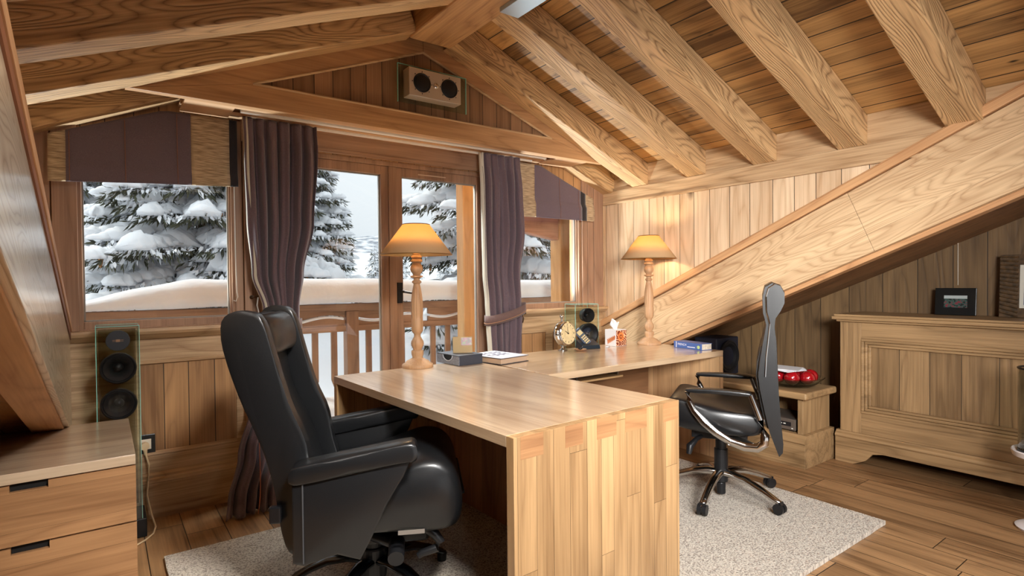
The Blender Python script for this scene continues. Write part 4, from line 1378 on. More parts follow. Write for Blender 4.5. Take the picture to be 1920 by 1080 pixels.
ph = obj('photograph', G().box(-.0075, -.0065, -.062, .058, .048, .104, M=Mf), photo('snapshot', [(24, 34, 34), (60, 84, 80), (120, 48, 60), (160, 172, 168)], 70, 3), t)
obj('photo_sky', G().box(-.0082, -.0076, -.062, .058, .104, .124, M=Mf), plain('snapshot_sky', (170, 180, 180), .4), t)
t = thing('picture_frame', 'large dark rope-carved frame with a white mat, cut by the right edge', 'picture frame', (4.36, .82, 1.0))
Mf = Matrix.Translation((4.35, .83, 1.0015)) @ Matrix.Rotation(.08, 4, 'Y')
fr = G(); fr.box(-.01, .01, .075, .165, 0, .372, M=Mf); fr.box(-.01, .01, -.165, -.075, 0, .372, M=Mf); fr.box(-.01, .01, -.075, .075, 0, .055, M=Mf); fr.box(-.01, .01, -.075, .075, .31, .372, M=Mf)
for k in range(15):
    for s_ in (-1, 1):
        fr.tube([tuple(Mf @ Vector((-.014, s_ * .08, .005 + k * .025 + (.03 if s_ > 0 else 0) * 0))), tuple(Mf @ Vector((-.014, s_ * .16, .03 + k * .0236)))], .0055, 6)
obj('frame', fr, plain('carved_bark', (74, 56, 36), .5, var=.3, vscale=40), t)
obj('mat_board', G().box(-.004, .0, -.075, .075, .055, .31, M=Mf), plain('mat_white', (214, 210, 198), .7), t)
obj('photograph', G().box(-.006, -.0045, -.055, .055, .075, .29, M=Mf), photo('portrait_blues', [(40, 24, 30), (60, 90, 150), (170, 180, 210), (30, 110, 130)], 14, 9), t)
o = obj('wall_cable', G().tube([(4.444, 1.223, 1.19), (4.444, 1.223, 1.50)], .0022, 6), plain('pale_cable', (216, 206, 190), .5))
tag(rebase(o, (4.444, 1.223, 1.19)), 'thin pale cable running up the dark boards above the small frame', 'cable')

# hurricane glass on a round stand at the right edge
HX, HY = 3.70, .665
t = thing('hurricane_stand', 'tall glass cylinder with a black rim on a round white stand at the right edge', 'candle stand', (HX, HY, 0))
cy = G(); k = 48
A = [cy.b.verts.new((HX + .105 * math.cos(2 * PI * i / k), HY + .105 * math.sin(2 * PI * i / k), .395)) for i in range(k)]
B = [cy.b.verts.new((HX + .105 * math.cos(2 * PI * i / k), HY + .105 * math.sin(2 * PI * i / k), .79)) for i in range(k)]
for i in range(k):
    cy.b.faces.new((A[i], A[(i + 1) % k], B[(i + 1) % k], B[i]))
obj('glass_cylinder', cy, glass('hurricane_glass', (236, 238, 236)), t, smooth=True, solid=.004)
obj('rim', G().tube([(HX + .106 * math.cos(2 * PI * i / 48), HY + .106 * math.sin(2 * PI * i / 48), .792) for i in range(48)], .005, 8, closed=True), BLACK(), t, smooth=True)
WHT = plain('white_lacquer', (222, 216, 214), .35)
obj('tray', G().lathe([(.10, .355), (.128, .36), (.134, .385), (.130, .390), (.112, .378), (0, .376)], (HX, HY, 0), 48), WHT, t, smooth=True)
obj('tray_floor', G().lathe([(.108, .3765), (.108, .392), (.098, .394), (0, .392)], (HX, HY, 0), 40), BLACK(), t, smooth=True)
obj('stem', G().lathe([(.014, .02), (.012, .06), (.018, .08), (.012, .10), (.012, .33), (.05, .354)], (HX, HY, 0), 20), WHT, t, smooth=True)
obj('foot', G().lathe([(.115, .001), (.118, .01), (.10, .02), (.03, .028), (.014, .04)], (HX, HY, 0), 48), WHT, t, smooth=True)

# ------------------------------------------------------------------ things on the desks
DT = .7505
# tray box with scoop
Mt_ = Matrix.Translation((1.672, 2.823, DT)) @ Matrix.Rotation(math.radians(4), 4, 'Z')
t = thing('letter_box', 'black leather desk box with a scooped front holding the photo card', 'box', (1.75, 2.93, DT))
bx_ = G(); bx_.box(.004, .172, 0, .235, 0, .004, M=Mt_); bx_.box(.004, .172, 0, .006, .004, .054, M=Mt_); bx_.box(.004, .172, .229, .235, .004, .054, M=Mt_); bx_.box(.166, .172, .006, .229, .004, .054, M=Mt_); bx_.box(.0, .174, -.001, .236, .054, .060, M=Mt_)
obj('body', bx_, plain('charcoal_leather', (58, 62, 72), .4, bump=.2, bscale=300), t, bev=.001)
fc = G()
out_ = [(0, .002), (.235, .002), (.235, .054)] + [(.1175 + .05 * math.cos(a), .054 - .032 * math.sin(a)) for a in [PI * i / 14 for i in range(15)]] + [(0, .054)]
fc.prism(out_, 'X', .0, .005, M=Mt_)
fo = obj('front', fc, fabric('woven_grey', (70, 76, 90), (132, 138, 150), 260), t)
rim_ = G().tube([tuple(Mt_ @ Vector((-.001, .1175 + .05 * math.cos(a), .054 - .032 * math.sin(a)))) for a in [PI * i / 14 for i in range(15)]], .0018, 6)
obj('scoop_edge', rim_, plain('pale_piping', (190, 200, 212), .4), fo)
obj('inner', G().box(.006, .03, .01, .225, .006, .05, M=Mt_), plain('inner_black', (14, 14, 16), .7), t)
# card
Mc = Matrix.Translation((1.71, 2.955, DT + .0608)) @ Matrix.Rotation(math.radians(-28), 4, 'Z') @ Matrix.Rotation(math.radians(-10), 4, 'X')
t = thing('photo_card', 'small tan card with a tiny colour picture leaning on the desk box', 'card', (1.77, 2.93, DT + .061))
obj('card', G().box(0, .118, 0, .002, 0, .098, M=Mc), plain('tan_card', (156, 130, 80), .5), t)
obj('picture', G().box(.05, .114, -.0008, -.0001, .045, .092, M=Mc), photo('card_picture', [(60, 44, 30), (120, 40, 60), (90, 110, 50), (40, 50, 60)], 60, 1), t)
obj('support', G().box(.04, .08, .002, .05, 0, .003, M=Matrix.Translation((1.71, 2.955, DT + .0608)) @ Matrix.Rotation(math.radians(-28), 4, 'Z')), plain('tan_card', (0, 0, 0)), t)
# large book
t = thing('hardback_book', 'large white-jacketed book with dark bold lettering lying beside the desk box', 'book', (2.0, 2.88, DT))
Mb = Matrix.Translation((1.885, 2.70, DT)) @ Matrix.Rotation(math.radians(9), 4, 'Z')
obj('pages', G().box(.004, .225, .004, .30, .0035, .034, M=Mb), plain('page_edges', (176, 150, 126), .7), t)
cv = G(); cv.box(0, .235, -.002, .305, 0, .003, M=Mb); cv.box(0, .235, -.002, .305, .0345, .0375, M=Mb)
obj('cover', cv, plain('cover_dark', (44, 46, 56), .4), t)
jk = obj('dust_jacket', G().box(.001, .233, -.001, .304, .0376, .0386, M=Mb), plain('jacket_white', (216, 218, 228), .35), t)
le = G()
for r_ in range(2):
    xx = .04
    for w__ in ((.034, .026, .036, .030), (.026, .036, .032, .028))[r_]:
        y_ = .19 - r_ * .085
        le.box(xx, xx + w__ * .34, y_, y_ + .065, .0387, .039, M=Mb); le.box(xx, xx + w__, y_ + .050, y_ + .065, .0387, .039, M=Mb)
        if w__ > .029:
            le.box(xx, xx + w__, y_ + .018, y_ + .032, .0387, .039, M=Mb)
        xx += w__ + .013
obj('lettering', le, plain('ink_plum', (74, 60, 84), .4), jk)
# blue paperback
t = thing('blue_book', 'thick blue French reference book at the far end of the back desk', 'book', (3.42, 2.48, DT))
Mb = Matrix.Translation((3.335, 2.352, DT)) @ Matrix.Rotation(math.radians(-7), 4, 'Z')
obj('pages', G().box(.006, .098, .004, .256, .003, .042, M=Mb), plain('page_grey', (196, 186, 170), .7, var=.1, vscale=80), t)
cv = G(); cv.box(0, .102, 0, .26, 0, .0025, M=Mb); cv.box(0, .102, 0, .26, .0425, .045, M=Mb); cv.box(-.003, .001, 0, .26, 0, .045, M=Mb)
co = obj('cover', cv, plain('cover_blue', (74, 104, 168), .35), t, bev=.0012)
tx = bpy.data.curves.new('spine_title', 'FONT'); tx.body = 'FRENCH'; tx.size = .022; tx.extrude = .0002
tmp = bpy.data.objects.new('spine_title_curve', tx); COL.objects.link(tmp)
bpy.context.view_layer.update()
tm = bpy.data.meshes.new_from_object(tmp.evaluated_get(bpy.context.evaluated_depsgraph_get()))
bpy.data.objects.remove(tmp)
to = bpy.data.objects.new('spine_title', tm); COL.objects.link(to)
tm.materials.clear(); tm.materials.append(plain('print_white', (238, 240, 244), .5))
to.parent = co
to.matrix_local = WM[t.name].inverted() @ Mb @ Matrix.Translation((-.0036, .222, .020)) @ Matrix(((0, 0, -1, 0), (-1, 0, 0, 0), (0, 1, 0, 0), (0, 0, 0, 1)))
lo_ = G(); lo_.box(-.0036, -.003, .06, .13, .012, .017, M=Mb); lo_.box(-.0036, -.003, .232, .238, .002, .043, M=Mb)
obj('spine_bands', lo_, plain('print_white', (0, 0, 0)), co)
obj('spine_emblem', G().cyl(tuple(Mb @ Vector((-.003, .028, .02))), tuple(Mb @ Vector((-.0042, .028, .02))), .012, 16), plain('lime_print', (190, 214, 140), .5), co)

# round silver clock
CC = Vector((2.622, 2.985, .868))
t = thing('ball_clock', 'round polished desk clock with a Roman-style dial and ball finial', 'clock', (2.622, 2.985, DT))
Rk = (Vector((.10, -.99, .10))).to_track_quat('Z', 'Y').to_matrix().to_4x4()
body = G().sphere((0, 0, 0), .088, 40, 24, sc=(1, 1, .49), M=None)
body.b.transform(Matrix.Translation(CC) @ Rk)
obj('case', body, plain('lens_chrome', (222, 216, 206), .07, metal=1), t, smooth=True)
dl = G().lathe([(.078, .034), (.083, .040), (.083, .048), (.076, .052), (.076, .044)], (0, 0, 0), 48)
dl.b.transform(Matrix.Translation(CC) @ Rk)
obj('bezel', dl, CHROME(), t, smooth=True)
fd = G().lathe([(.0, .0455), (.075, .0455), (.075, .047), (0, .047)], (0, 0, 0), 48)
fd.b.transform(Matrix.Translation(CC) @ Rk)
dial = obj('dial', fd, plain('aged_dial', (214, 194, 150), .45, var=.06, vscale=30), t)
hd = G(); hd.box(-.0015, .0015, 0, .05, .048, .049); hd.box(-.002, .002, 0, .034, .0492, .050, M=Matrix.Rotation(math.radians(55), 4, 'Z')); hd.cyl((0, 0, .047), (0, 0, .052), .005, 12)
hd.b.transform(Matrix.Translation(CC) @ Rk)
obj('hands', hd, plain('ink_black', (20, 18, 16), .4), dial)
nm_ = G()
for k in range(12):
    nm_.box(-.0018, .0018, .056, .068, .0472, .0478, M=Matrix.Rotation(2 * PI * k / 12, 4, 'Z'))
    if k % 3 == 0:
        nm_.box(-.006, .006, .056, .0575, .0472, .0478, M=Matrix.Rotation(2 * PI * k / 12, 4, 'Z'))
nm_.b.transform(Matrix.Translation(CC) @ Rk)
obj('numerals', nm_, plain('ink_black', (0, 0, 0)), dial)
obj('finial', G().cyl(CC + Vector((-.01, 0, .082)), CC + Vector((-.012, 0, .112)), .007, 14).sphere(CC + Vector((-.012, 0, .122)), .014), CHROME(), t, smooth=True)
obj('foot', G().lathe([(.034, 0), (.034, .006), (.022, .010), (.010, .018), (.012, .03), (.02, .036)], (2.612, 2.98, DT), 28), CHROME(), t, smooth=True)

# saucer with dark stone, memory stick
t = thing('small_dish', 'small pale dish before the round clock', 'dish', (2.70, 2.90, DT))
obj('dish', G().lathe([(.018, 0), (.04, .008), (.046, .012), (.040, .011), (.018, .005), (0, .004)], (2.70, 2.895, DT), 32), plain('dish_clay', (200, 160, 124), .4), t, smooth=True)
o = obj('dark_pebble', G().sphere((2.705, 2.897, DT + .017), .014, sc=(1.3, 1, .75)), plain('black_stone', (24, 26, 30), .4), smooth=True)
tag(rebase(o, (2.705, 2.897, DT + .007)), 'small black lump lying in the pale dish', 'stone')
o = obj('memory_stick', G().box(-.028, .028, -.009, .009, 0, .008, M=Matrix.Translation((2.985, 2.905, DT)) @ Matrix.Rotation(.5, 4, 'Z')), plain('stick_silver', (200, 200, 205), .3), bev=.002)
tag(rebase(o, (2.985, 2.905, DT)), 'tiny silver gadget lying beside the telephone', 'gadget')
# telephone
t = thing('cordless_telephone', 'cordless telephone leaning in a black charging base', 'telephone', (2.82, 2.95, DT))
Mp = Matrix.Translation((2.835, 2.955, DT)) @ Matrix.Rotation(math.radians(-16), 4, 'Z')
bs = G().hexa([tuple(Mp @ Vector(q)) for q in ((-.075, -.05, 0), (.075, -.05, 0), (.075, .06, 0), (-.075, .06, 0), (-.072, -.045, .028), (.072, -.045, .028), (.068, .055, .062), (-.068, .055, .062))])
obj('charging_base', bs, plain('phone_black', (34, 42, 50), .3), t, bev=.004)
Mh = Mp @ Matrix.Translation((0.0, -.012, .036)) @ Matrix.Rotation(math.radians(-38), 4, 'Y') @ Matrix.Rotation(math.radians(-20), 4, 'X')
hs = obj('handset', G().box(-.026, .026, -.010, .012, 0, .135, M=Mh), plain('handset_blue', (120, 136, 170), .3, metal=.3), t, bev=.007, seg=3)
obj('handset_front', G().box(-.023, .023, -.013, -.0102, .005, .13, M=Mh), plain('phone_black', (0, 0, 0)), hs, bev=.001)
obj('screen', G().box(-.018, .018, -.0142, -.0131, .085, .118, M=Mh), plain('screen_gold', (190, 168, 110), .25), hs)
ky = G()
for i in range(3):
    for j in range(4):
        ky.box(-.017 + i * .0125, -.008 + i * .0125, -.0145, -.0131, .012 + j * .016, .022 + j * .016, M=Mh)
obj('keypad', ky, plain('keys_gold', (206, 178, 110), .3), hs)
# tissue box
t = thing('tissue_box', 'cube tissue box printed with orange sunflowers', 'tissue box', (3.12, 2.955, DT))
x0, y0, s_ = 3.066, 2.90, .112
m_, n_, l_, b_ = new_mat('sunflower_print')
tt = n_.new('ShaderNodeTexCoord'); mp_ = n_.new('ShaderNodeMapping')
l_.new(tt.outputs['Object'], mp_.inputs[0])
wv = n_.new('ShaderNodeTexVoronoi'); wv.inputs['Scale'].default_value = 16
l_.new(mp_.outputs[0], wv.inputs['Vector'])
wr = n_.new('ShaderNodeMath'); wr.operation = 'SINE'
w2_ = n_.new('ShaderNodeMath'); w2_.operation = 'MULTIPLY'; w2_.inputs[1].default_value = 28
l_.new(wv.outputs['Distance'], w2_.inputs[0]); l_.new(w2_.outputs[0], wr.inputs[0])
r_ = n_.new('ShaderNodeValToRGB')
r_.color_ramp.elements[0].position = .2; r_.color_ramp.elements[0].color = lin((120, 48, 24)); r_.color_ramp.elements[1].position = .8; r_.color_ramp.elements[1].color = lin((238, 206, 170))
q_ = r_.color_ramp.elements.new(.45); q_.color = lin((206, 110, 50))
l_.new(wr.outputs[0], r_.inputs[0]); l_.new(r_.outputs[0], b_.inputs['Base Color'])
obj('carton', G().box(x0, x0 + s_, y0, y0 + s_, DT, DT + .122), plain('carton_white', (228, 226, 226), .5), t, bev=.001)
pr = G(); pr.box(x0 + .002, x0 + s_ - .002, y0 - .0008, y0, DT + .002, DT + .118)
pf = obj('printed_front', pr, m_, t)
fl = G()
cxf, czf = x0 + .052, DT + .07
for k in range(14):
    a = 2 * PI * k / 14
    M_ = Matrix.Translation((cxf, y0 - .0012, czf)) @ Matrix.Rotation(a, 4, 'Y')
    fl.prism([(-.004, .017), (.004, .017), (.006, .028), (0, .038), (-.006, .028)], 'Y', -.0004, .0004, M=M_)
obj('petals', fl, plain('petal_orange', (226, 130, 66), .5), pf)
obj('flower_eye', G().cyl((cxf, y0 - .0010, czf), (cxf, y0 - .0022, czf), .016, 24), plain('petal_brown', (110, 44, 22), .5), pf)
obj('flower_heart', G().cyl((cxf, y0 - .0022, czf), (cxf, y0 - .0027, czf), .009, 24), plain('petal_orange', (0, 0, 0)), pf)
sd = G()
for k in range(6):
    sd.prism([(y0 + .006 + k * .014, DT + .075 - k * .006), (y0 + .020 + k * .014, DT + .082 - k * .006), (y0 + .026 + k * .012, DT + .060 - k * .007), (y0 + .018 + k * .013, DT + .045 - k * .007), (y0 + .010 + k * .013, DT + .052 - k * .006)], 'X', x0 - .0008, x0 - .0001)
obj('side_petals', sd, plain('petal_tan', (206, 128, 84), .5), t)
ts = G()
N_ = 22
grid = []
for i in range(7):
    v_ = i / 6
    row = []
    for j in range(N_ + 1):
        a = PI * 1.7 * j / N_
        r_ = .012 + .030 * v_ + .008 * math.sin(3 * a + 2 * v_) * v_
        row.append(ts.b.verts.new((x0 + s_ / 2 - .01 * v_ + r_ * math.cos(a), y0 + s_ / 2 + r_ * .6 * math.sin(a), DT + .118 + .075 * v_ * (1 + .25 * math.sin(2 * a + 1)) * (.75 + .25 * math.cos(a + 2)))))
    grid.append(row)
for A, B in zip(grid, grid[1:]):
    for j in range(N_):
        ts.b.faces.new((A[j], A[j + 1], B[j + 1], B[j]))
obj('tissue', ts, plain('tissue_white', (244, 244, 246), .9), t, smooth=True, solid=.0012)

# ------------------------------------------------------------------ balcony and snow outside
m, n, l, b = new_mat('snow')
b.inputs['Base Color'].default_value = lin((236, 238, 242)); b.inputs['Roughness'].default_value = .75
b.inputs['Subsurface Weight'].default_value = 0
tt = n.new('ShaderNodeTexCoord'); nn = n.new('ShaderNodeTexNoise'); nn.inputs['Scale'].default_value = 9; nn.inputs['Detail'].default_value = 6
l.new(tt.outputs['Object'], nn.inputs['Vector']); bp = n.new('ShaderNodeBump'); bp.inputs['Strength'].default_value = .35; bp.inputs['Distance'].default_value = .03
l.new(nn.outputs['Fac'], bp.inputs['Height']); l.new(bp.outputs[0], b.inputs['Normal'])
SNOW = m


def heightfield(x0, x1, y0, y1, nx, ny, f, thick=.3):
    g_ = G()
    gr = [[g_.b.verts.new((x0 + (x1 - x0) * i / nx, y0 + (y1 - y0) * j / ny, f(x0 + (x1 - x0) * i / nx, y0 + (y1 - y0) * j / ny))) for j in range(ny + 1)] for i in range(nx + 1)]
    for i in range(nx):
        for j in range(ny):
            g_.b.faces.new((gr[i][j], gr[i + 1][j], gr[i + 1][j + 1], gr[i][j + 1]))
    return g_


st('balcony_floor', G().box(-1.6, 6.2, YW + .14, 5.12, -.16, -.04), joinery('X'))
g = heightfield(-1.6, 6.2, YW + .15, 4.93, 60, 16, lambda x, y: .10 + .16 * max(0, (y - 4.1)) + .03 * noise.noise(Vector((x * 2, y * 2, 0))))
o = obj('balcony_snow', g, SNOW, smooth=True, angle=180)
tag(o, 'deep snow lying on the balcony floor', 'snow', kind='stuff')
g = heightfield(-60, 110, 5.3, 140, 120, 170, lambda x, y: -.45 + 1.05 * (lambda q: q * q * (3 - 2 * q))(max(0, min(1, (y - 5.3) / 3.2))) + .012 * max(0, y - 8.5) + .25 * noise.noise(Vector((x * .25, y * .25, 0))) * min(1, (y - 5) / 6) + .6 * max(0, (y - 50)) * .12)
o = st('ground', g, SNOW, smooth=True, angle=180)

RAILW = wood('railing_wood', (116, 86, 66), (166, 128, 100), 'X', ring=7, rough=.6)
RAILZ = wood('railing_wood_Z', (116, 86, 66), (166, 128, 100), 'Z', ring=7, rough=.6)
t = thing('balcony_railing', 'brown timber balcony railing with pointed balusters', 'railing', (2.0, 5.0, -.04))
obj('top_rail', G().box(-1.5, 6.1, 4.96, 5.08, .985, 1.05), RAILW, t, bev=.005)
obj('mid_rail', G().box(.32, 6.1, 4.98, 5.04, .80, .855), RAILW, t, bev=.004)
bp_posts = [.33, 1.83, 3.33, 4.83]
for xp in bp_posts:
    obj('post', G().box(xp - .055, xp + .055, 4.955, 5.06, -.04, .984), RAILZ, t, bev=.004)
wave = lambda x, xp: .915 + .022 * math.sin((x - xp) / 1.28 * 4 * PI + 3.6)
for xp in bp_posts[:-1]:
    for xs in (xp + .06, xp + .78):
        L_ = .66
        pg = G()
        up = [(xs + L_ * i / 20, .984) for i in range(21)]
        lo2 = [(xs + L_ * i / 20, .915 + .024 * math.sin(i / 20 * 2 * PI + PI) + .012) for i in range(21)]
        pg.prism(up + lo2[::-1], 'Y', 4.99, 5.02)
        lo3 = [(xs + L_ * i / 20, .915 + .024 * math.sin(i / 20 * 2 * PI + PI) - .012) for i in range(21)]
        pg.prism(lo3 + [(xs + L_, .856), (xs, .856)], 'Y', 4.99, 5.02)
        p_ = obj('wavy_panel', pg, RAILW, t)
        sn = G().tube([(xs + L_ * (i + .5) / 21, 4.99, .915 + .024 * math.sin((i + .5) / 21 * 2 * PI + PI) - .004) for i in range(21)], .011, 8)
        so_ = obj('snow_line', sn, SNOW, p_, smooth=True)
    for k in range(4):
        xb = xp + .15 + k * .165 + .03 * 0
    for k in range(8):
        xb = xp + .165 + k * .168
        if xb > xp + 1.42:
            continue
        obj('baluster', G().prism([(xb - .026, .799), (xb - .026, .37), (xb, .30), (xb + .026, .37), (xb + .026, .799)], 'Y', 4.995, 5.02), RAILZ, t)

def snowcap(x0, x1, yc, zb, hf, wy=.13, n=90):
    g_ = G()
    rings = []
    for i in range(n + 1):
        x = x0 + (x1 - x0) * i / n
        hgt = hf(x)
        ring = []
        for j in range(13):
            a = PI * j / 12
            ring.append(g_.b.verts.new((x, yc + wy * math.cos(a) * (1 + .06 * noise.noise(Vector((x * 3, a, 2)))), zb + max(.002, hgt * (math.sin(a) ** .55 if math.sin(a) > 0 else 0)) + .008 * noise.noise(Vector((x * 4, a * 2, 5))))))
        rings.append(ring)
    for A, B in zip(rings, rings[1:]):
        for j in range(12):
            g_.b.faces.new((A[j], A[j + 1], B[j + 1], B[j]))
        g_.b.faces.new((A[12], A[0], B[0], B[12]))
    g_.b.faces.new(rings[0]); g_.b.faces.new(rings[-1][::-1])
    return g_


hh_ = lambda x: .02 + .20 * max(0, min(1, (x + .25) / .8)) ** .8 - .03 * max(0, min(1, (x - 1.7) / 1.5)) + .012 * noise.noise(Vector((x * 1.6, 0, 0)))
o = obj('railing_snow', snowcap(-1.4, 6.0, 5.02, 1.060, hh_, .16), SNOW, smooth=True, angle=180)
tag(o, 'thick loaf of snow piled along the balcony rail', 'snow', kind='stuff')

# outside posts and eave brackets
POSTW = wood('outdoor_post', (160, 118, 74), (206, 164, 114), 'Z', ring=7, rough=.6)
o = obj('outdoor_post', G().box(2.545, 2.665, 4.20, 4.32, -.04, 2.75), POSTW, bev=.01)
tag(rebase(o, (2.6, 4.26, -.04)), 'honey coloured timber post outside the balcony door', 'post')
o = obj('outdoor_post', G().box(3.665, 3.84, 4.20, 4.36, -.04, 2.4), POSTW, bev=.01)
tag(rebase(o, (3.75, 4.28, -.04)), 'honey coloured timber post outside the corner window', 'post')
o = obj('eave_bracket', G().prism([(2.9, 1.76), (3.66, 1.64), (3.66, 1.88), (2.9, 1.95)], 'Y', 4.22, 4.32), wood('eave_wood', (148, 96, 72), (196, 144, 116), 'X'), bev=.008)
tag(rebase(o, (3.3, 4.27, 1.7)), 'pinkish brown timber brace meeting the outdoor post in the corner window', 'brace')
st('roof_overhang', G().hexa([(XRIDGE, 3.72, 2.86), (4.9, 3.72, 1.98), (4.9, 4.45, 1.98), (XRIDGE, 4.45, 2.86), (XRIDGE, 3.72, 2.98), (4.9, 3.72, 2.1), (4.9, 4.45, 2.1), (XRIDGE, 4.45, 2.98)]).hexa([(XRIDGE, 3.72, 2.86), (-1.6, 3.72, 1.78), (-1.6, 4.45, 1.78), (XRIDGE, 4.45, 2.86), (XRIDGE, 3.72, 2.98), (-1.6, 3.72, 1.9), (-1.6, 4.45, 1.9), (XRIDGE, 4.45, 2.98)]), wood('overhang_wood', (130, 88, 58), (180, 132, 92), 'Y'))

# ------------------------------------------------------------------ snowy spruces
NEEDLE = plain('spruce_needles', (66, 68, 52), .8, var=.35, vscale=6)
BARK = plain('spruce_bark', (96, 74, 58), .9, var=.3, vscale=12)
CONE = plain('spruce_cone', (164, 116, 72), .7, var=.25, vscale=60)


def spruce(label, x, y, zb, H, R, seed, lvls, dens, sprig=.10, zlo=0, cones=0, group=None, blob=1.0, nb=(8, 11), face=None, zhi=1e9):
    rnd = random.Random(seed)
    root = thing('spruce_tree', label, 'tree', (x, y, zb), 0, group)
    tr = G().tube([(x, y, zb), (x + .02, y, zb + H * .5), (x, y, zb + H)], [R * .07, R * .045, .01], 10)
    obj('trunk', tr, BARK, root, smooth=True)
    FV, FF, SV, SF = [], [], [], []
    CN = []

    def blobm(c, d, L, W, Hh):
        """lumpy snow pillow lying along direction d"""
        nu_, nv_ = 12, 8
        base_i = len(SV)
        side = Vector((-d.y, d.x, 0)).normalized()
        off = rnd.uniform(0, 50)
        for i in range(nu_):
            u_ = i / (nu_ - 1) * 2 - 1
            prof_ = max(0, 1 - abs(u_) ** 2.4) ** .5
            for j in range(nv_):
                a = PI * (j / (nv_ - 1)) * 1.0
                w = W * prof_ * math.cos(a)
                h_ = Hh * prof_ * math.sin(a) - .12 * Hh * (abs(math.cos(a)))
                k_ = 1 + .4 * noise.noise(Vector((u_ * 2.4 + off, a * 1.5, off))) + .3 * noise.noise(Vector((u_ * 6 + off, a * 4, off)))
                p = c + d * (u_ * L) + side * w * k_ + Vector((0, 0, h_ * k_ - .35 * (w * w) / (W + 1e-6)))
                SV.append(p[:])
        for i in range(nu_ - 1):
            for j in range(nv_ - 1):
                q = base_i + i * nv_ + j
                SF.append((q, q + nv_, q + nv_ + 1, q + 1))
            q = base_i + i * nv_
            SF.append((q, q + nv_ - 1, q + 2 * nv_ - 1, q + nv_))

    for lv_ in range(lvls):
        f_ = (lv_ + .5) / lvls
        z0 = zb + H * (.04 + .94 * f_)
        if z0 < zlo - .6 or z0 > zhi:
            continue
        rad = R * (1 - f_) ** .85 + .12
        nb_ = rnd.randint(*nb)
        a0 = rnd.uniform(0, 6.28)
        for b_i in range(nb_):
            az = a0 + 2 * PI * b_i / nb_ + rnd.uniform(-.25, .25)
            # branches on the far side are never seen; keep a few for roundness
            d = Vector((math.cos(az), math.sin(az), 0))
            if d.y > .55 and rnd.random() < .8:
                continue
            L = rad * rnd.uniform(.75, 1.12)
            zz = z0 + rnd.uniform(-.5, .5) * H / lvls
            droop = rnd.uniform(.18, .42)
            path = []
            for i in range(8):
                tt_ = i / 7
                path.append(Vector((x, y, zz)) + d * (L * tt_) + Vector((0, 0, -droop * L * tt_ * (1.25 - .45 * tt_))))
            wid = L * .24
            # snow pillows along the branch
            nbl = max(2, int(L / (.38 * blob)))
            for k_ in range(nbl):
                tt_ = .25 + .75 * (k_ + .5) / nbl + rnd.uniform(-.05, .05)
                ii = min(6, int(tt_ * 7)); fr_ = tt_ * 7 - ii
                c = path[ii].lerp(path[ii + 1], min(1, fr_))
                dd = (path[ii + 1] - path[ii]).normalized()
                W_ = wid * (.72 - .36 * tt_) * rnd.uniform(.5, 1.15) + .02
                blobm(c + Vector((0, 0, .02)), dd, L / nbl * .72 + .05, W_, W_ * rnd.uniform(.4, .75))
            # needle sprigs hanging below and poking out of the edges
            ns = int(dens * L * 50)
            side = Vector((-d.y, d.x, 0))
            for k_ in range(ns):
                tt_ = rnd.random() ** .7
                ii = min(6, int(tt_ * 7)); fr_ = tt_ * 7 - ii
                c = path[ii].lerp(path[ii + 1], min(1, fr_))
                sd_ = rnd.uniform(-1, 1)
                c = c + side * (sd_ * wid * (1.25 - .6 * tt_)) + Vector((0, 0, -.03 - abs(sd_) * wid * .22 - rnd.random() * .06))
                dirv = (d * rnd.uniform(.2, 1) + side * sd_ * .9 + Vector((0, 0, rnd.uniform(-1.3, .15)))).normalized()
                Ls = sprig * rnd.uniform(.6, 1.5)
                ws = Ls * .10
                pv = dirv.cross(Vector((rnd.uniform(-1, 1), rnd.uniform(-1, 1), rnd.uniform(-1, 1)))).normalized() * ws
                if rnd.random() < .34:
                    q = len(SV)
                    u3 = Vector((0, 0, .05))
                    SV.extend([(c - pv * .9 + u3)[:], (c + dirv * Ls * .4 - pv * 1.8 + u3)[:], (c + dirv * Ls * .8 + u3 * .6)[:], (c + dirv * Ls * .4 + pv * 1.8 + u3)[:]])
                    SF.append((q, q + 1, q + 2, q + 3))
                    continue
                q = len(FV)
                FV.extend([(c - pv * .4)[:], (c + dirv * Ls * .45 - pv)[:], (c + dirv * Ls)[:], (c + dirv * Ls * .45 + pv)[:]])
                FF.append((q, q + 1, q + 2, q + 3))
            if cones and len(CN) < 400 and rnd.random() < cones:
                CN.append((path[6] + side * rnd.uniform(-.1, .1) * L + Vector((0, 0, -.06)), d))
    fm = bpy.data.meshes.new('foliage'); fm.from_pydata([(v[0] - x, v[1] - y, v[2] - zb) for v in FV], [], FF); fm.materials.append(NEEDLE)
    fo_ = bpy.data.objects.new('foliage', fm); COL.objects.link(fo_); fo_.parent = root; fo_['kind'] = 'stuff'
    sm_ = bpy.data.meshes.new('snow_load'); sm_.from_pydata([(v[0] - x, v[1] - y, v[2] - zb) for v in SV], [], SF); sm_.materials.append(SNOW)
    for p in sm_.polygons:
        p.use_smooth = True
    so_ = bpy.data.objects.new('snow_load', sm_); COL.objects.link(so_); so_.parent = root; so_['kind'] = 'stuff'
    if CN:
        rnd.shuffle(CN)
        cg0 = None
        for c, d in CN[:24]:
            cl = sprig * 1.1
            if cg0 is None:
                cg0 = obj('pine_cone', G().lathe([(.0, 0), (.17 * cl, -.12 * cl), (.2 * cl, -.4 * cl), (.15 * cl, -.8 * cl), (.0, -1.0 * cl)], (0, 0, 0), 8), CONE, None, smooth=True)
                cg0.parent = root
                o_ = cg0
            else:
                o_ = cg0.copy(); COL.objects.link(o_); o_.parent = root
            o_.location = (c[0] - x, c[1] - y, c[2] - zb)
    return root


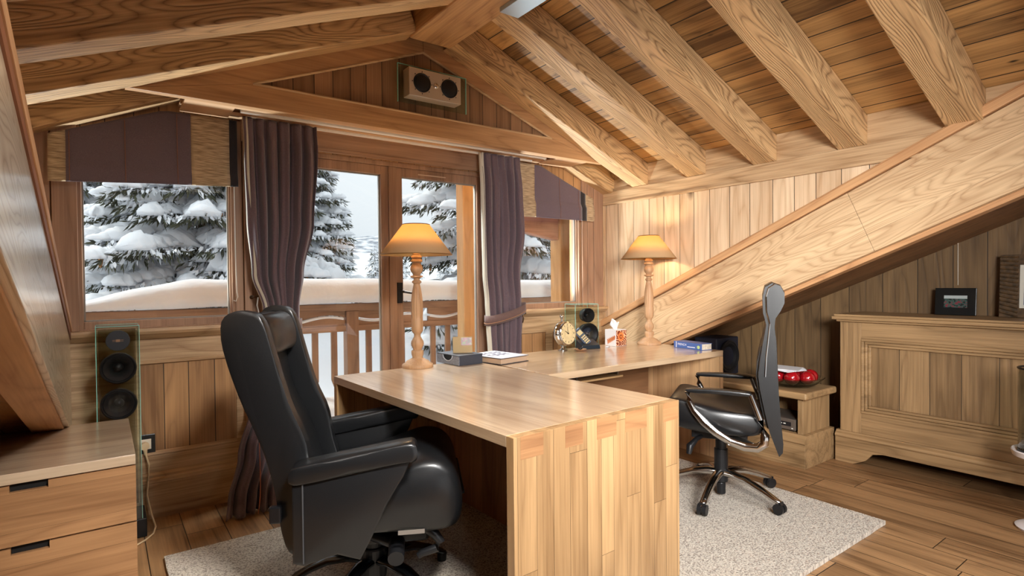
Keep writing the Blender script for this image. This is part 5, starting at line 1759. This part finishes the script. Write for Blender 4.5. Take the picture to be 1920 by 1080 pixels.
spruce('snow-laden spruce at the left side of the left window', -.75, 16.2, -.5, 10.5, 2.6, 11, 38, 3.2, .15, zlo=.4, zhi=5.6, cones=.12, blob=.55)
spruce('snow-laden spruce filling the right side of the left window', 1.35, 10.2, -.5, 8.6, 2.2, 5, 36, 3.4, .13, zlo=.4, zhi=4.4, cones=.12, blob=.5)
spruce('tall snowy spruce half hidden by the left curtain', 3.95, 14.2, -.4, 6.9, 1.85, 21, 30, 3.2, .13, zlo=.6, cones=.05, blob=.5)
spruce('close spruce with heavy snow and hanging cones right of the balcony door', 5.6, 8.1, -.5, 8.5, 2.15, 33, 26, 3.4, .12, zlo=.3, zhi=5.2, cones=.5, blob=.8)
spruce('close snowy spruce seen through the corner window', 9.5, 10.9, -.5, 7.5, 2.0, 41, 24, 3.2, .13, zlo=.3, zhi=4.8, blob=.7)
for i, (xx, yy, H_) in enumerate(((8.4, 24, 3.2), (10.4, 25.2, 3.0), (12.6, 27.2, 3.3), (12.9, 23, 2.6), (6.0, 22.6, 2.2), (10.7, 21.5, 1.9), (6.6, 27, 2.6))):
    spruce(['young snowy spruce in the far row with the pointed crown', 'young snowy spruce second in the far row', 'taller young spruce in the far row', 'young spruce beside the door stile', 'low young spruce in the far row', 'small round young spruce in front of the far row', 'young spruce at the left of the far row'][i], xx, yy, -.1, H_, .75, 60 + i, 12, .7, .16, group='distant young spruces')

# hazy wooded mountainside far away
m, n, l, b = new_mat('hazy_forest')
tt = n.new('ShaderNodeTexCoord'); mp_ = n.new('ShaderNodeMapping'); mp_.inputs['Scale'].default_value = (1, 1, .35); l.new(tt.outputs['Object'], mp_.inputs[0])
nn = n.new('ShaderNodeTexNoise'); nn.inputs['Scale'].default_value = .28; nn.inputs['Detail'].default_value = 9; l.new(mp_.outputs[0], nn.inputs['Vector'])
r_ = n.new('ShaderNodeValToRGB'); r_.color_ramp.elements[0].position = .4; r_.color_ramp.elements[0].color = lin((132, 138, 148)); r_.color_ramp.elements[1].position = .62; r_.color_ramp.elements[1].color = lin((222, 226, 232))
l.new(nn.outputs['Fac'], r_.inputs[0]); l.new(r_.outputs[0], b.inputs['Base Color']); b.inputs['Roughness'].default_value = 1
g = heightfield(-60, 260, 150, 240, 60, 20, lambda x, y: 2 + 16 * ((y - 150) / 90) + (5 * noise.noise(Vector((x * .02, y * .02, 3)))) * (y - 150) / 60 + 6 * max(0, (x - 60) / 100) * (y - 150) / 60)
o = st('mountain_slope', g, m, 'pale hazy wooded mountainside beyond the garden')
